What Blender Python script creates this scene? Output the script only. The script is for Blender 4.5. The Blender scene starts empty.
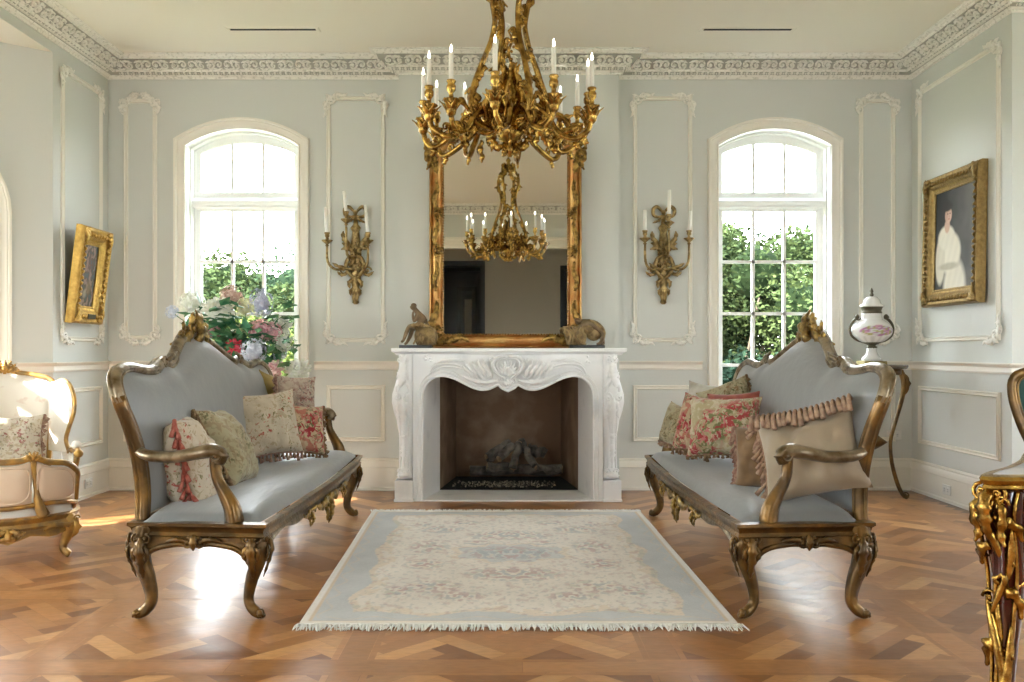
import bpy, math, random
import numpy as np
from mathutils import Vector, Matrix, noise
PI=math.pi
random.seed(7)
SC=bpy.context.scene
COL=SC.collection
F=900.0; CX=507.0; CY=351.0; HC=1.15
def R(a): return math.radians(a)
def at(x,y,Y):                      # world point seen at a pixel, for a chosen distance from the back of the room
    return Vector(((x-CX)*Y/F, Y, HC-(y-CY)*Y/F))
def s2l(c):
    return tuple(((v/255)/12.92 if v/255<=.04045 else ((v/255+.055)/1.055)**2.4) for v in c)
# ------------------------------------------------------------------ materials
def mat(name, col, rough=.5, metal=0, col2=None, nscale=8, ramp=(.4,.6), bump=None, spec=.5, sheen=0, coat=0, detail=3, stretch=None, emit=None):
    m=bpy.data.materials.new(name); m.use_nodes=True
    nt=m.node_tree; N=nt.nodes; L=nt.links; b=N['Principled BSDF']
    b.inputs['Base Color'].default_value=(*col,1)
    b.inputs['Roughness'].default_value=rough; b.inputs['Metallic'].default_value=metal
    b.inputs['Specular IOR Level'].default_value=spec
    if sheen: b.inputs['Sheen Weight'].default_value=sheen
    if coat: b.inputs['Coat Weight'].default_value=coat; b.inputs['Coat Roughness'].default_value=.12
    if emit: b.inputs['Emission Color'].default_value=(*emit[0],1); b.inputs['Emission Strength'].default_value=emit[1]
    tc=N.new('ShaderNodeTexCoord'); vec=tc.outputs['Object']
    if stretch:
        mp=N.new('ShaderNodeMapping'); mp.inputs['Scale'].default_value=stretch
        L.new(vec,mp.inputs['Vector']); vec=mp.outputs['Vector']
    if col2:
        n=N.new('ShaderNodeTexNoise'); n.inputs['Scale'].default_value=nscale; n.inputs['Detail'].default_value=detail
        L.new(vec,n.inputs['Vector'])
        r=N.new('ShaderNodeValToRGB'); r.color_ramp.elements[0].position=ramp[0]; r.color_ramp.elements[1].position=ramp[1]
        r.color_ramp.elements[0].color=(*col,1); r.color_ramp.elements[1].color=(*col2,1)
        L.new(n.outputs['Fac'],r.inputs['Fac']); L.new(r.outputs['Color'],b.inputs['Base Color'])
    if bump:
        n=N.new('ShaderNodeTexNoise'); n.inputs['Scale'].default_value=bump[0]; n.inputs['Detail'].default_value=3
        L.new(vec,n.inputs['Vector'])
        bp=N.new('ShaderNodeBump'); bp.inputs['Strength'].default_value=bump[1]; bp.inputs['Distance'].default_value=.01
        L.new(n.outputs['Fac'],bp.inputs['Height']); L.new(bp.outputs['Normal'],b.inputs['Normal'])
    return m
def tapestry(name, base, c1, c2, c3, scale=9, cover=.5, rough=.9):
    m=bpy.data.materials.new(name); m.use_nodes=True
    nt=m.node_tree; N=nt.nodes; L=nt.links; b=N['Principled BSDF']; b.inputs['Roughness'].default_value=rough
    b.inputs['Sheen Weight'].default_value=.2
    tc=N.new('ShaderNodeTexCoord')
    def layer(prev,col,sc,thr,off,det=2):
        mp=N.new('ShaderNodeMapping'); mp.inputs['Location'].default_value=(off,off*1.7,off*.6); L.new(tc.outputs['Object'],mp.inputs['Vector'])
        n=N.new('ShaderNodeTexNoise'); n.inputs['Scale'].default_value=sc; n.inputs['Detail'].default_value=det; n.inputs['Distortion'].default_value=.8
        L.new(mp.outputs['Vector'],n.inputs['Vector'])
        r=N.new('ShaderNodeMapRange'); r.inputs['From Min'].default_value=thr; r.inputs['From Max'].default_value=thr+.035; L.new(n.outputs['Fac'],r.inputs['Value'])
        x=N.new('ShaderNodeMix'); x.data_type='RGBA'; L.new(r.outputs['Result'],x.inputs['Factor'])
        if prev is None: x.inputs[6].default_value=(*base,1)
        else: L.new(prev,x.inputs[6])
        x.inputs[7].default_value=(*col,1)
        return x.outputs[2]
    o=layer(None,c3,scale*2.6,1-cover+.03,3.1,4); base_=o
    o=layer(o,c2,scale*3.6,1-cover+.06,12.3,4); o=layer(o,c1,scale*3.0,1-cover+.07,7.7,4); o=layer(o,tuple(min(1,q*1.15+.12) for q in c1),scale*4.6,1-cover+.13,21.3,4)
    n=N.new('ShaderNodeTexNoise'); n.inputs['Scale'].default_value=scale*.55; L.new(tc.outputs['Object'],n.inputs['Vector'])
    r=N.new('ShaderNodeMapRange'); r.inputs['From Min'].default_value=.42; r.inputs['From Max'].default_value=.54; L.new(n.outputs['Fac'],r.inputs['Value'])
    x=N.new('ShaderNodeMix'); x.data_type='RGBA'; L.new(r.outputs['Result'],x.inputs['Factor']); L.new(base_,x.inputs[6]); L.new(o,x.inputs[7]); o=x.outputs[2]
    L.new(o,b.inputs['Base Color'])
    n=N.new('ShaderNodeTexNoise'); n.inputs['Scale'].default_value=22; L.new(tc.outputs['Object'],n.inputs['Vector'])
    bp=N.new('ShaderNodeBump'); bp.inputs['Strength'].default_value=.5; bp.inputs['Distance'].default_value=.012
    L.new(n.outputs['Fac'],bp.inputs['Height']); L.new(bp.outputs['Normal'],b.inputs['Normal'])
    return m
def vcol_mat(name, rough=.9, bump=None, coat=0, sheen=0):
    m=bpy.data.materials.new(name); m.use_nodes=True
    nt=m.node_tree; N=nt.nodes; L=nt.links; b=N['Principled BSDF']; b.inputs['Roughness'].default_value=rough
    a=N.new('ShaderNodeAttribute'); a.attribute_name='Col'
    L.new(a.outputs['Color'],b.inputs['Base Color'])
    if coat: b.inputs['Coat Weight'].default_value=coat; b.inputs['Coat Roughness'].default_value=.2
    if sheen: b.inputs['Sheen Weight'].default_value=sheen
    if bump:
        tc=N.new('ShaderNodeTexCoord'); n=N.new('ShaderNodeTexNoise'); n.inputs['Scale'].default_value=bump[0]; L.new(tc.outputs['Object'],n.inputs['Vector'])
        bp=N.new('ShaderNodeBump'); bp.inputs['Strength'].default_value=bump[1]; bp.inputs['Distance'].default_value=.004
        L.new(n.outputs['Fac'],bp.inputs['Height']); L.new(bp.outputs['Normal'],b.inputs['Normal'])
    return m
M={}
M['wall']=mat('wall_paint',(.618,.637,.608),.55,bump=(60,.05),spec=.3)
M['trim']=mat('trim_paint',(.80,.775,.70),.4,spec=.4)
M['carv']=mat('carved_plaster',(.84,.825,.77),.5,spec=.4,col2=(.58,.575,.52),nscale=45,ramp=(.52,.72))
M['ceil']=mat('ceiling_paint',(.80,.77,.68),.7)
M['white']=mat('window_paint',(.82,.83,.81),.35)
M['marble']=mat('white_marble',(.88,.885,.89),.3,col2=(.66,.68,.70),nscale=5,ramp=(.56,.8),detail=8,spec=.5)
M['marble_top']=mat('grey_marble',(.66,.67,.69),.12,col2=(.36,.37,.40),nscale=4,ramp=(.45,.7),detail=8)
M['fireback']=mat('firebox_stone',(.17,.095,.05),.8,col2=(.34,.24,.16),nscale=3.5,ramp=(.45,.8),detail=5,bump=(14,.4))
M['soot']=mat('black_embers',(.012,.012,.013),.9,bump=(60,.8))
M['ember']=mat('ember_bits',(.30,.27,.20),.9,col2=(.03,.03,.03),nscale=40)
M['log']=mat('ceramic_log',(.17,.145,.115),.9,col2=(.05,.042,.035),nscale=9,bump=(30,.9))
M['logend']=mat('log_end',(.40,.27,.15),.9,col2=(.2,.13,.07),nscale=20)
M['gold']=mat('chandelier_gilt',(.60,.38,.10),.27,1,col2=(.22,.12,.03),nscale=22,bump=(45,.35))
M['mgold']=mat('mirror_gilt',(.56,.34,.12),.36,.85,col2=(.42,.19,.06),nscale=9,bump=(70,.35))
M['mdark']=mat('mirror_carving_gilt',(.44,.27,.075),.42,.85,col2=(.13,.075,.02),nscale=28,bump=(60,.5))
M['pgold']=mat('picture_frame_gilt',(.60,.39,.11),.38,.85,col2=(.36,.21,.05),nscale=35,ramp=(.3,.8),bump=(60,.6))
M['pgold2']=mat('antique_frame_gilt',(.34,.23,.085),.42,.8,col2=(.17,.105,.035),nscale=35,ramp=(.3,.8),bump=(60,.6))
M['bronze']=mat('sconce_bronze',(.42,.31,.14),.36,.9,col2=(.17,.11,.04),nscale=30,bump=(50,.4))
M['sofagilt']=mat('aged_gilt_wood',(.235,.122,.026),.34,.7,col2=(.085,.048,.015),nscale=9,ramp=(.32,.56),bump=(35,.35),coat=.3)
M['sofatop']=mat('worn_silvered_wood',(.30,.235,.15),.32,.6,col2=(.10,.062,.022),nscale=12,ramp=(.4,.62),bump=(35,.35),coat=.3)
M['sofacrest']=mat('crest_gilt',(.40,.26,.075),.38,.7,col2=(.14,.09,.03),nscale=25,bump=(50,.5))
M['satin']=mat('blue_grey_satin',(.185,.198,.203),.42,0,bump=(9,.3),sheen=.35,spec=.6,stretch=(4,1,1))
M['duch']=mat('cream_silk',(.80,.76,.68),.7,col2=(.70,.58,.50),nscale=11,ramp=(.58,.66),sheen=.3)
M['duchback']=mat('cream_satin',(.78,.61,.45),.6,sheen=.3)
M['duchgilt']=mat('honey_gilt_wood',(.52,.30,.075),.38,.55,col2=(.30,.19,.08),nscale=14,bump=(40,.4))
M['candle']=mat('candle_wax',(.90,.90,.86),.4)
M['flame']=mat('flame_bulb',(1,.95,.85),.2,emit=((1,.9,.75),6.0))
M['bulb']=mat('frosted_tip',(.95,.93,.88),.2)
M['dark']=mat('dark_void',(.015,.015,.018),.8)
M['navy']=mat('dark_painted_door',(.018,.022,.032),.35)
M['beige']=mat('hall_paint',(.42,.40,.33),.7)
M['black']=mat('black_plinth',(.015,.014,.013),.25)
M['terra']=mat('bronze_statue',(.24,.165,.09),.5,.3,col2=(.14,.09,.045),nscale=15,bump=(50,.3))
M['terra2']=mat('gilded_drapery_bronze',(.36,.25,.11),.5,.4,col2=(.16,.10,.04),nscale=22,bump=(60,.5))
M['porc']=mat('white_porcelain',(.80,.80,.78),.12,spec=.6)
M['brz']=mat('dark_bronze_mount',(.09,.08,.05),.4,.6)
M['brass']=mat('urn_base_brass',(.30,.24,.09),.4,.7)
M['ttop']=mat('dark_table_top',(.12,.09,.07),.2)
M['gilt']=mat('ormolu',(.52,.32,.075),.27,1,col2=(.26,.14,.03),nscale=20,bump=(40,.4))
M['mahog']=mat('red_lacquer_wood',(.075,.012,.008),.14,col2=(.03,.006,.005),nscale=6,coat=.6,stretch=(1,1,.3))
M['green']=mat('green_velvet',(.02,.075,.06),.8,sheen=.4)
M['plate']=mat('outlet_plastic',(.74,.74,.71),.4)
M['slot']=mat('outlet_slot',(.05,.05,.05),.5)
M['leafm']=mat('bouquet_leaf',(.035,.16,.075),.5,col2=(.12,.28,.12),nscale=12)
M['stem']=mat('flower_stem',(.08,.20,.06),.6)
M['ground']=mat('meadow',(.12,.15,.06),1,col2=(.20,.21,.09),nscale=.4)
M['bark']=mat('tree_bark',(.08,.06,.04),.9)
M['crystal']=mat('crystal',(.9,.92,.95),.08,spec=1)
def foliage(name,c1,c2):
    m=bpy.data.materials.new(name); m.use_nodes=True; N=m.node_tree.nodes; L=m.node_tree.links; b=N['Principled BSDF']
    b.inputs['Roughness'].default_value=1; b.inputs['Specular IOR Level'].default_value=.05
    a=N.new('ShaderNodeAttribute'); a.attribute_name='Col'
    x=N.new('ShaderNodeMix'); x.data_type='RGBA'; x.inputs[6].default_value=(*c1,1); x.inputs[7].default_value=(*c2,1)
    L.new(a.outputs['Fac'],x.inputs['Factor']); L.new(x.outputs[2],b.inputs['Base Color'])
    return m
def glass(name,tint=(1,1,1),fac=.05):
    m=bpy.data.materials.new(name); m.use_nodes=True; N=m.node_tree.nodes; L=m.node_tree.links; N.clear()
    o=N.new('ShaderNodeOutputMaterial'); t=N.new('ShaderNodeBsdfTransparent'); g=N.new('ShaderNodeBsdfGlossy'); x=N.new('ShaderNodeMixShader')
    t.inputs['Color'].default_value=(*tint,1); g.inputs['Roughness'].default_value=.02; x.inputs[0].default_value=fac
    L.new(t.outputs[0],x.inputs[1]); L.new(g.outputs[0],x.inputs[2]); L.new(x.outputs[0],o.inputs[0]); return m
M['pane']=glass('window_glass',fac=.02)
m=bpy.data.materials.new('mirror_silver'); m.use_nodes=True; b=m.node_tree.nodes['Principled BSDF']
b.inputs['Base Color'].default_value=(.80,.80,.79,1); b.inputs['Metallic'].default_value=1; b.inputs['Roughness'].default_value=.012; M['mirror']=m
# ------------------------------------------------------------------ mesh builder
def frame(o, xdir, normal):
    """matrix: local x along xdir, local y out along normal, local z = x cross y (up)"""
    x=Vector(xdir).normalized(); y=Vector(normal).normalized(); z=x.cross(y)
    if z.z<0 and abs(x.z)<.9: z=-z
    m=Matrix.Identity(4)
    for i in range(3): m[i][0]=x[i]; m[i][1]=y[i]; m[i][2]=z[i]; m[i][3]=o[i]
    return m
def T(x,y,z,s=1,rx=0,ry=0,rz=0,sc=None):
    m=Matrix.Translation((x,y,z))@Matrix.Rotation(rz,4,'Z')@Matrix.Rotation(ry,4,'Y')@Matrix.Rotation(rx,4,'X')
    if sc: m=m@Matrix.Diagonal((*sc,1))
    else: m=m@Matrix.Scale(s,4)
    return m
class MB:
    def __init__(s): s.v=[]; s.f=[]; s.M=None; s.fm=[]; s.mi=0
    def add(s,vs,fs):
        b=len(s.v)
        if s.M is not None: vs=[s.M@Vector(p) for p in vs]
        s.v+= [tuple(p) for p in vs]; s.f+=[tuple(i+b for i in q) for q in fs]; s.fm+=[s.mi]*len(fs)
    def box(s,x0,y0,z0,x1,y1,z1,bev=0):
        if bev:
            b=bev; vs=[];
            for (zz,ins) in ((z0,b),(z0+b,0),(z1-b,0),(z1,b)):
                vs+=[(x0+ins,y0+ins,zz),(x1-ins,y0+ins,zz),(x1-ins,y1-ins,zz),(x0+ins,y1-ins,zz)]
            fs=[(3,2,1,0),(12,13,14,15)]
            for k in range(3):
                for i in range(4): a=k*4+i; c=k*4+(i+1)%4; fs.append((a,c,c+4,a+4))
            s.add(vs,fs); return
        s.add([(x0,y0,z0),(x1,y0,z0),(x1,y1,z0),(x0,y1,z0),(x0,y0,z1),(x1,y0,z1),(x1,y1,z1),(x0,y1,z1)],
              [(3,2,1,0),(4,5,6,7),(0,1,5,4),(1,2,6,5),(2,3,7,6),(3,0,4,7)])
    def tube(s,pts,rad,n=8,flat=1.0,up=None,caps=True,lobes=None,twist=0,closed=False):
        P=[Vector(p) for p in pts]; k=len(P)
        if not hasattr(rad,'__len__'): rad=[rad]*k
        vs=[]; fs=[]; prev=None
        for i in range(k):
            if closed: t=(P[(i+1)%k]-P[i-1])
            else: t=(P[min(i+1,k-1)]-P[max(i-1,0)])
            t=t.normalized() if t.length>1e-9 else Vector((0,0,1))
            if prev is None:
                u=Vector(up) if up else (Vector((0,0,1)) if abs(t.z)<.9 else Vector((1,0,0)))
                a=(u-t*u.dot(t)).normalized()
            else:
                u=Vector(up) if up else prev
                a=u-t*u.dot(t)
                a=a.normalized() if a.length>1e-4 else prev
            prev=a; b=t.cross(a)
            for j in range(n):
                th=2*PI*j/n+twist*i; r=rad[i]
                if lobes: r*=1+lobes[1]*math.cos(lobes[0]*(th))
                vs.append(P[i]+a*(math.cos(th)*r)+b*(math.sin(th)*r*flat))
        for i in range(k if closed else k-1):
            for j in range(n):
                a0=i*n+j; a1=i*n+(j+1)%n; c=((i+1)%k)*n
                fs.append((a0,a1,c+(j+1)%n,c+j))
        if caps and not closed: fs.append(tuple(range(n-1,-1,-1))); fs.append(tuple((k-1)*n+j for j in range(n)))
        s.add(vs,fs)
    def lathe(s,prof,n=24,c=(0,0,0),flute=None,sx=1,sy=1):
        vs=[];fs=[]
        for (r,z) in prof:
            for j in range(n):
                th=2*PI*j/n; rr=r*(1+(flute[1]*abs(math.sin(flute[0]*th/2)) if flute else 0))
                vs.append((c[0]+rr*math.cos(th)*sx,c[1]+rr*math.sin(th)*sy,c[2]+z))
        for i in range(len(prof)-1):
            for j in range(n):
                a=i*n+j;b=i*n+(j+1)%n; fs.append((a,b,b+n,a+n))
        fs.append(tuple(range(n-1,-1,-1))); fs.append(tuple((len(prof)-1)*n+j for j in range(n)))
        s.add(vs,fs)
    def ball(s,c,r,nu=10,nv=7,rm=None):
        if not hasattr(r,'__len__'): r=(r,r,r)
        vs=[];fs=[]
        for i in range(nv+1):
            ph=PI*i/nv
            for j in range(nu):
                th=2*PI*j/nu
                p=Vector((r[0]*math.sin(ph)*math.cos(th),r[1]*math.sin(ph)*math.sin(th),r[2]*math.cos(ph)))
                if rm: p=rm@p
                vs.append(Vector(c)+p)
        for i in range(nv):
            for j in range(nu):
                a=i*nu+j;b=i*nu+(j+1)%nu; fs.append((a,a+nu,b+nu,b))
        s.add(vs,fs)
    def mould(s,path,prof,mp,closed=False,caps=True):
        k=len(path); P=[Vector((p[0],p[1])) for p in path]; vs=[]; fs=[]; n=len(prof)
        for i in range(k):
            a=(P[i]-P[i-1]) if (i>0 or closed) else None
            b=(P[(i+1)%k]-P[i]) if (i<k-1 or closed) else None
            if a is None: a=b
            if b is None: b=a
            a=a.normalized(); b=b.normalized()
            na=Vector((-a.y,a.x)); nb=Vector((-b.y,b.x)); m=(na+nb)
            m=m/max(.25,(1+na.dot(nb)))
            for (d,h) in prof:
                q=P[i]+m*d; vs.append(mp(q.x,q.y,h))
        for i in range(k if closed else k-1):
            for j in range(n-1):
                a0=i*n+j; c=((i+1)%k)*n+j; fs.append((a0,a0+1,c+1,c))
        if caps and not closed: fs.append(tuple(range(n))); fs.append(tuple((k-1)*n+j for j in range(n-1,-1,-1)))
        s.add(vs,fs)
    def prism(s,poly,d0,d1,mp):
        n=len(poly); vs=[mp(p[0],p[1],d0) for p in poly]+[mp(p[0],p[1],d1) for p in poly]
        fs=[tuple(range(n)),tuple(range(2*n-1,n-1,-1))]+[(i,(i+1)%n,n+(i+1)%n,n+i) for i in range(n)]
        s.add(vs,fs)
    def grid(s,fn,nu,nv,wrapu=False):
        vs=[fn(i/(nu if wrapu else nu-1),j/(nv-1)) for j in range(nv) for i in range(nu)]; fs=[]
        for j in range(nv-1):
            for i in range(nu if wrapu else nu-1):
                a=j*nu+i;b=j*nu+(i+1)%nu; fs.append((a,b,b+nu,a+nu))
        s.add(vs,fs)
    # --- rococo carving vocabulary, drawn in local xz with y outward
    def volute(s,c,r,turns=1.4,a0=0,th=.18,cw=1,n=6,y=0,steps=14):
        pts=[];rd=[]
        for i in range(steps+1):
            t=i/steps; a=a0+cw*turns*2*PI*t; rr=r*(1-.85*t)
            pts.append((c[0]+rr*math.cos(a),y+th*r*.4*t,c[1]+rr*math.sin(a))); rd.append(r*th*(1-.45*t))
        s.tube(pts,rd,n,up=(0,1,0)); s.ball((c[0],y+th*r*.5,c[1]),r*th*1.3,6,4)
    def leaf(s,pts,w,th=.3,lob=4,n=6,up=(0,1,0)):
        """a lobed, tapering acanthus leaf along pts"""
        P=smooth(pts,5); k=len(P); rd=[]
        for i in range(k):
            t=i/(k-1); rd.append(max(w*.06,w*(math.sin(PI*min(1,t*.82+.15))**.8)*(1+.28*math.cos(lob*2*PI*t))))
        # width lies in the plane: 'up' carries the thin side
        s.tube([p for p in P],[r*th for r in rd],n,flat=1/th,up=up)
    def scatter(s,c,rx,rz,k,r,seed=0,y=0):
        rn=random.Random(seed)
        for i in range(k):
            a=rn.random()*2*PI; q=rn.random()**.5
            s.ball((c[0]+rx*q*math.cos(a),y+rn.random()*r*.5,c[1]+rz*q*math.sin(a)),(r*(.6+rn.random()*.7),r*.8,r*(.6+rn.random()*.7)),6,4)
    def build(s,name,m,parent=None,smooth_=True,col=None,colface=None):
        me=bpy.data.meshes.new(name); me.from_pydata([tuple(p) for p in s.v],[],s.f)
        ms=m if isinstance(m,(list,tuple)) else [m]
        for q in ms: me.materials.append(M[q] if isinstance(q,str) else q)
        if len(ms)>1: me.polygons.foreach_set('material_index',s.fm)
        if smooth_:
            me.polygons.foreach_set('use_smooth',[True]*len(me.polygons))
            if smooth_ is not True:
                try: me.set_sharp_from_angle(angle=R(smooth_))
                except Exception: pass
        if col is not None:
            at_=me.color_attributes.new('Col','FLOAT_COLOR','POINT'); at_.data.foreach_set('color',np.asarray(col,dtype=np.float32).reshape(-1))
        me.update()
        o=bpy.data.objects.new(name,me); COL.objects.link(o)
        if parent is not None: o.parent=parent
        return o
def smooth(pts,k=4,closed=False):
    P=[Vector(p) for p in pts]; n=len(P); out=[]
    if n<3: return P
    for i in range(n if closed else n-1):
        if closed: a,b,c,d=P[i-1],P[i],P[(i+1)%n],P[(i+2)%n]
        else: a,b,c,d=P[max(i-1,0)],P[i],P[i+1],P[min(i+2,n-1)]
        for j in range(k):
            t=j/k
            out.append(.5*((2*b)+(c-a)*t+(2*a-5*b+4*c-d)*t*t+(3*b-a-3*c+d)*t*t*t))
    if not closed: out.append(P[-1])
    return out
def lerp_list(r,n):
    m=len(r)
    return [r[min(int(t),m-1)]*(1-(t-int(t)))+r[min(int(t)+1,m-1)]*(t-int(t)) for t in [i*(m-1)/(n-1) for i in range(n)]]
def stube(mb,pts,rad,n=8,k=4,**kw):
    P=smooth(pts,k); mb.tube(P,lerp_list(list(rad),len(P)) if hasattr(rad,'__len__') else rad,n,**kw)
def tag(o,label=None,cat=None,group=None,kind=None):
    if label: o['label']=label
    if cat: o['category']=cat
    if group: o['group']=group
    if kind: o['kind']=kind
    return o
def thing(name,loc=(0,0,0),rz=0,label=None,cat=None,group=None,kind=None):
    o=bpy.data.objects.new(name,None); o.empty_display_size=.1; COL.objects.link(o)
    o.location=loc; o.rotation_euler=(0,0,rz); tag(o,label,cat,group,kind); return o
def copy_tree(o,parent=None):
    c=o.copy(); COL.objects.link(c)
    if parent is not None: c.parent=parent
    for ch in [q for q in bpy.data.objects if q.parent==o]: copy_tree(ch,c)
    return c
def struct(mb,name,m,parent=None,sm=False,label=None):
    o=mb.build(name,m,parent,sm)
    if parent is None: o['kind']='structure'
    if label: o['label']=label
    return o
# rococo clusters ------------------------------------------------------------
def corner_orn(mb,Mx,s):
    """scrolled corner carving: corner at origin, arms along -x and -z... drawn for a top right corner"""
    mb.M=Mx
    mb.volute((-.02*s,-.015*s),.05*s,1.3,PI*.9,.26,1,y=.012*s)
    mb.volute((.022*s,-.07*s),.038*s,1.2,PI*.5,.28,-1,y=.012*s)
    mb.volute((-.09*s,.022*s),.036*s,1.2,0,.28,1,y=.012*s)
    mb.leaf([(-.03*s,.015*s,.0),(-.08*s,.02*s,.035*s),(-.16*s,.02*s,.03*s),(-.20*s,.02*s,.055*s)],.019*s,.5)
    mb.leaf([(0,.015*s,-.02*s),(.03*s,.02*s,-.07*s),(.025*s,.02*s,-.15*s),(.05*s,.02*s,-.20*s)],.019*s,.5)
    mb.leaf([(-.05*s,.015*s,-.03*s),(-.02*s,.03*s,.01*s),(.03*s,.02*s,.04*s)],.02*s,.5)
    mb.ball((-.005*s,.02*s,-.005*s),.018*s,6,4); mb.ball((-.11*s,.02*s,.0),.012*s,6,4); mb.ball((.0,.02*s,-.11*s),.012*s,6,4)
    mb.M=None
def cartouche(mb,Mx,s,seed=1,tall=1.0):
    mb.M=Mx
    for q in (-1,1):
        mb.volute((q*.045*s,.03*s),.04*s,1.2,0 if q>0 else PI,.25,q,y=.02*s)
        mb.leaf([(0,.02*s,.0),(q*.05*s,.05*s,-.02*s),(q*.10*s,.05*s,.01*s),(q*.15*s,.03*s,-.01*s)],.028*s,.5)
        mb.leaf([(0,.02*s,.03*s),(q*.03*s,.06*s,.07*s*tall),(q*.06*s,.04*s,.11*s*tall),(q*.035*s,.03*s,.14*s*tall)],.022*s,.55)
        mb.leaf([(q*.04*s,.02*s,.01*s),(q*.09*s,.05*s,.05*s*tall),(q*.11*s,.03*s,.09*s*tall)],.02*s,.55)
        mb.volute((q*.11*s,.0),.026*s,1.1,PI/2,.3,-q,y=.02*s)
    mb.leaf([(0,.02*s,-.05*s),(0,.07*s,.02*s),(0,.06*s,.09*s*tall),(0.01*s,.03*s,.15*s*tall)],.03*s,.5)
    mb.ball((0,.05*s,.04*s*tall),(.026*s,.02*s,.03*s),8,5)
    for i in range(5): a=-.6+i*.3; mb.leaf([(0,.05*s,-.01*s),(math.sin(a)*.04*s,.06*s,.04*s+math.cos(a)*.03*s)],.01*s,.7)
    mb.M=None
SKY=9.0; SUN=15.0; SUNDIR=(1,.7,-.7); EXPO=1.17
# ================================================================== THE ROOM
D=7.446; BR=7.32; ZC=3.55; XL=-3.30; XR=3.35; YR=5.97; XR2=5.2; YB=-.35
def wmap(o,d,n):
    o=Vector((*o,0)); d=Vector((*d,0)).normalized(); n=Vector((*n,0)).normalized()
    def f(u,z,w=0): p=o+d*u+n*w; return (p.x,p.y,z)
    f.o=o; f.d=d; f.n=n; return f
def arch(uc,hw,zs,rise,n=18):
    if rise<=1e-6: return [(uc-hw,zs),(uc+hw,zs)]
    r=(hw*hw+rise*rise)/(2*rise); a=math.asin(min(1,hw/r)); a= a if rise<=hw else PI-a
    return [(uc+r*math.sin(-a+2*a*i/n), zs+rise-r+r*math.cos(-a+2*a*i/n)) for i in range(n+1)]
def wall(name,mp,u0,u1,z0,z1,ops=(),m='wall'):
    mb=MB(); u=u0
    def q(a,b,c,d): mb.add([mp(*a),mp(*b),mp(*c),mp(*d)],[(0,1,2,3)])
    for (uc,hw,zb,zs,rise) in sorted(ops):
        q((u,z0),(uc-hw,z0),(uc-hw,z1),(u,z1))
        if zb>z0: q((uc-hw,z0),(uc+hw,z0),(uc+hw,zb),(uc-hw,zb))
        A=arch(uc,hw,zs,rise)
        for a,b in zip(A,A[1:]): q(a,b,(b[0],z1),(a[0],z1))
        u=uc+hw
    q((u,z0),(u1,z0),(u1,z1),(u,z1))
    return struct(mb,name,m)
WA=(.465,.50,2.85,.136); WB=(.465,.50,2.12,.465)
wn=[0]
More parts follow.
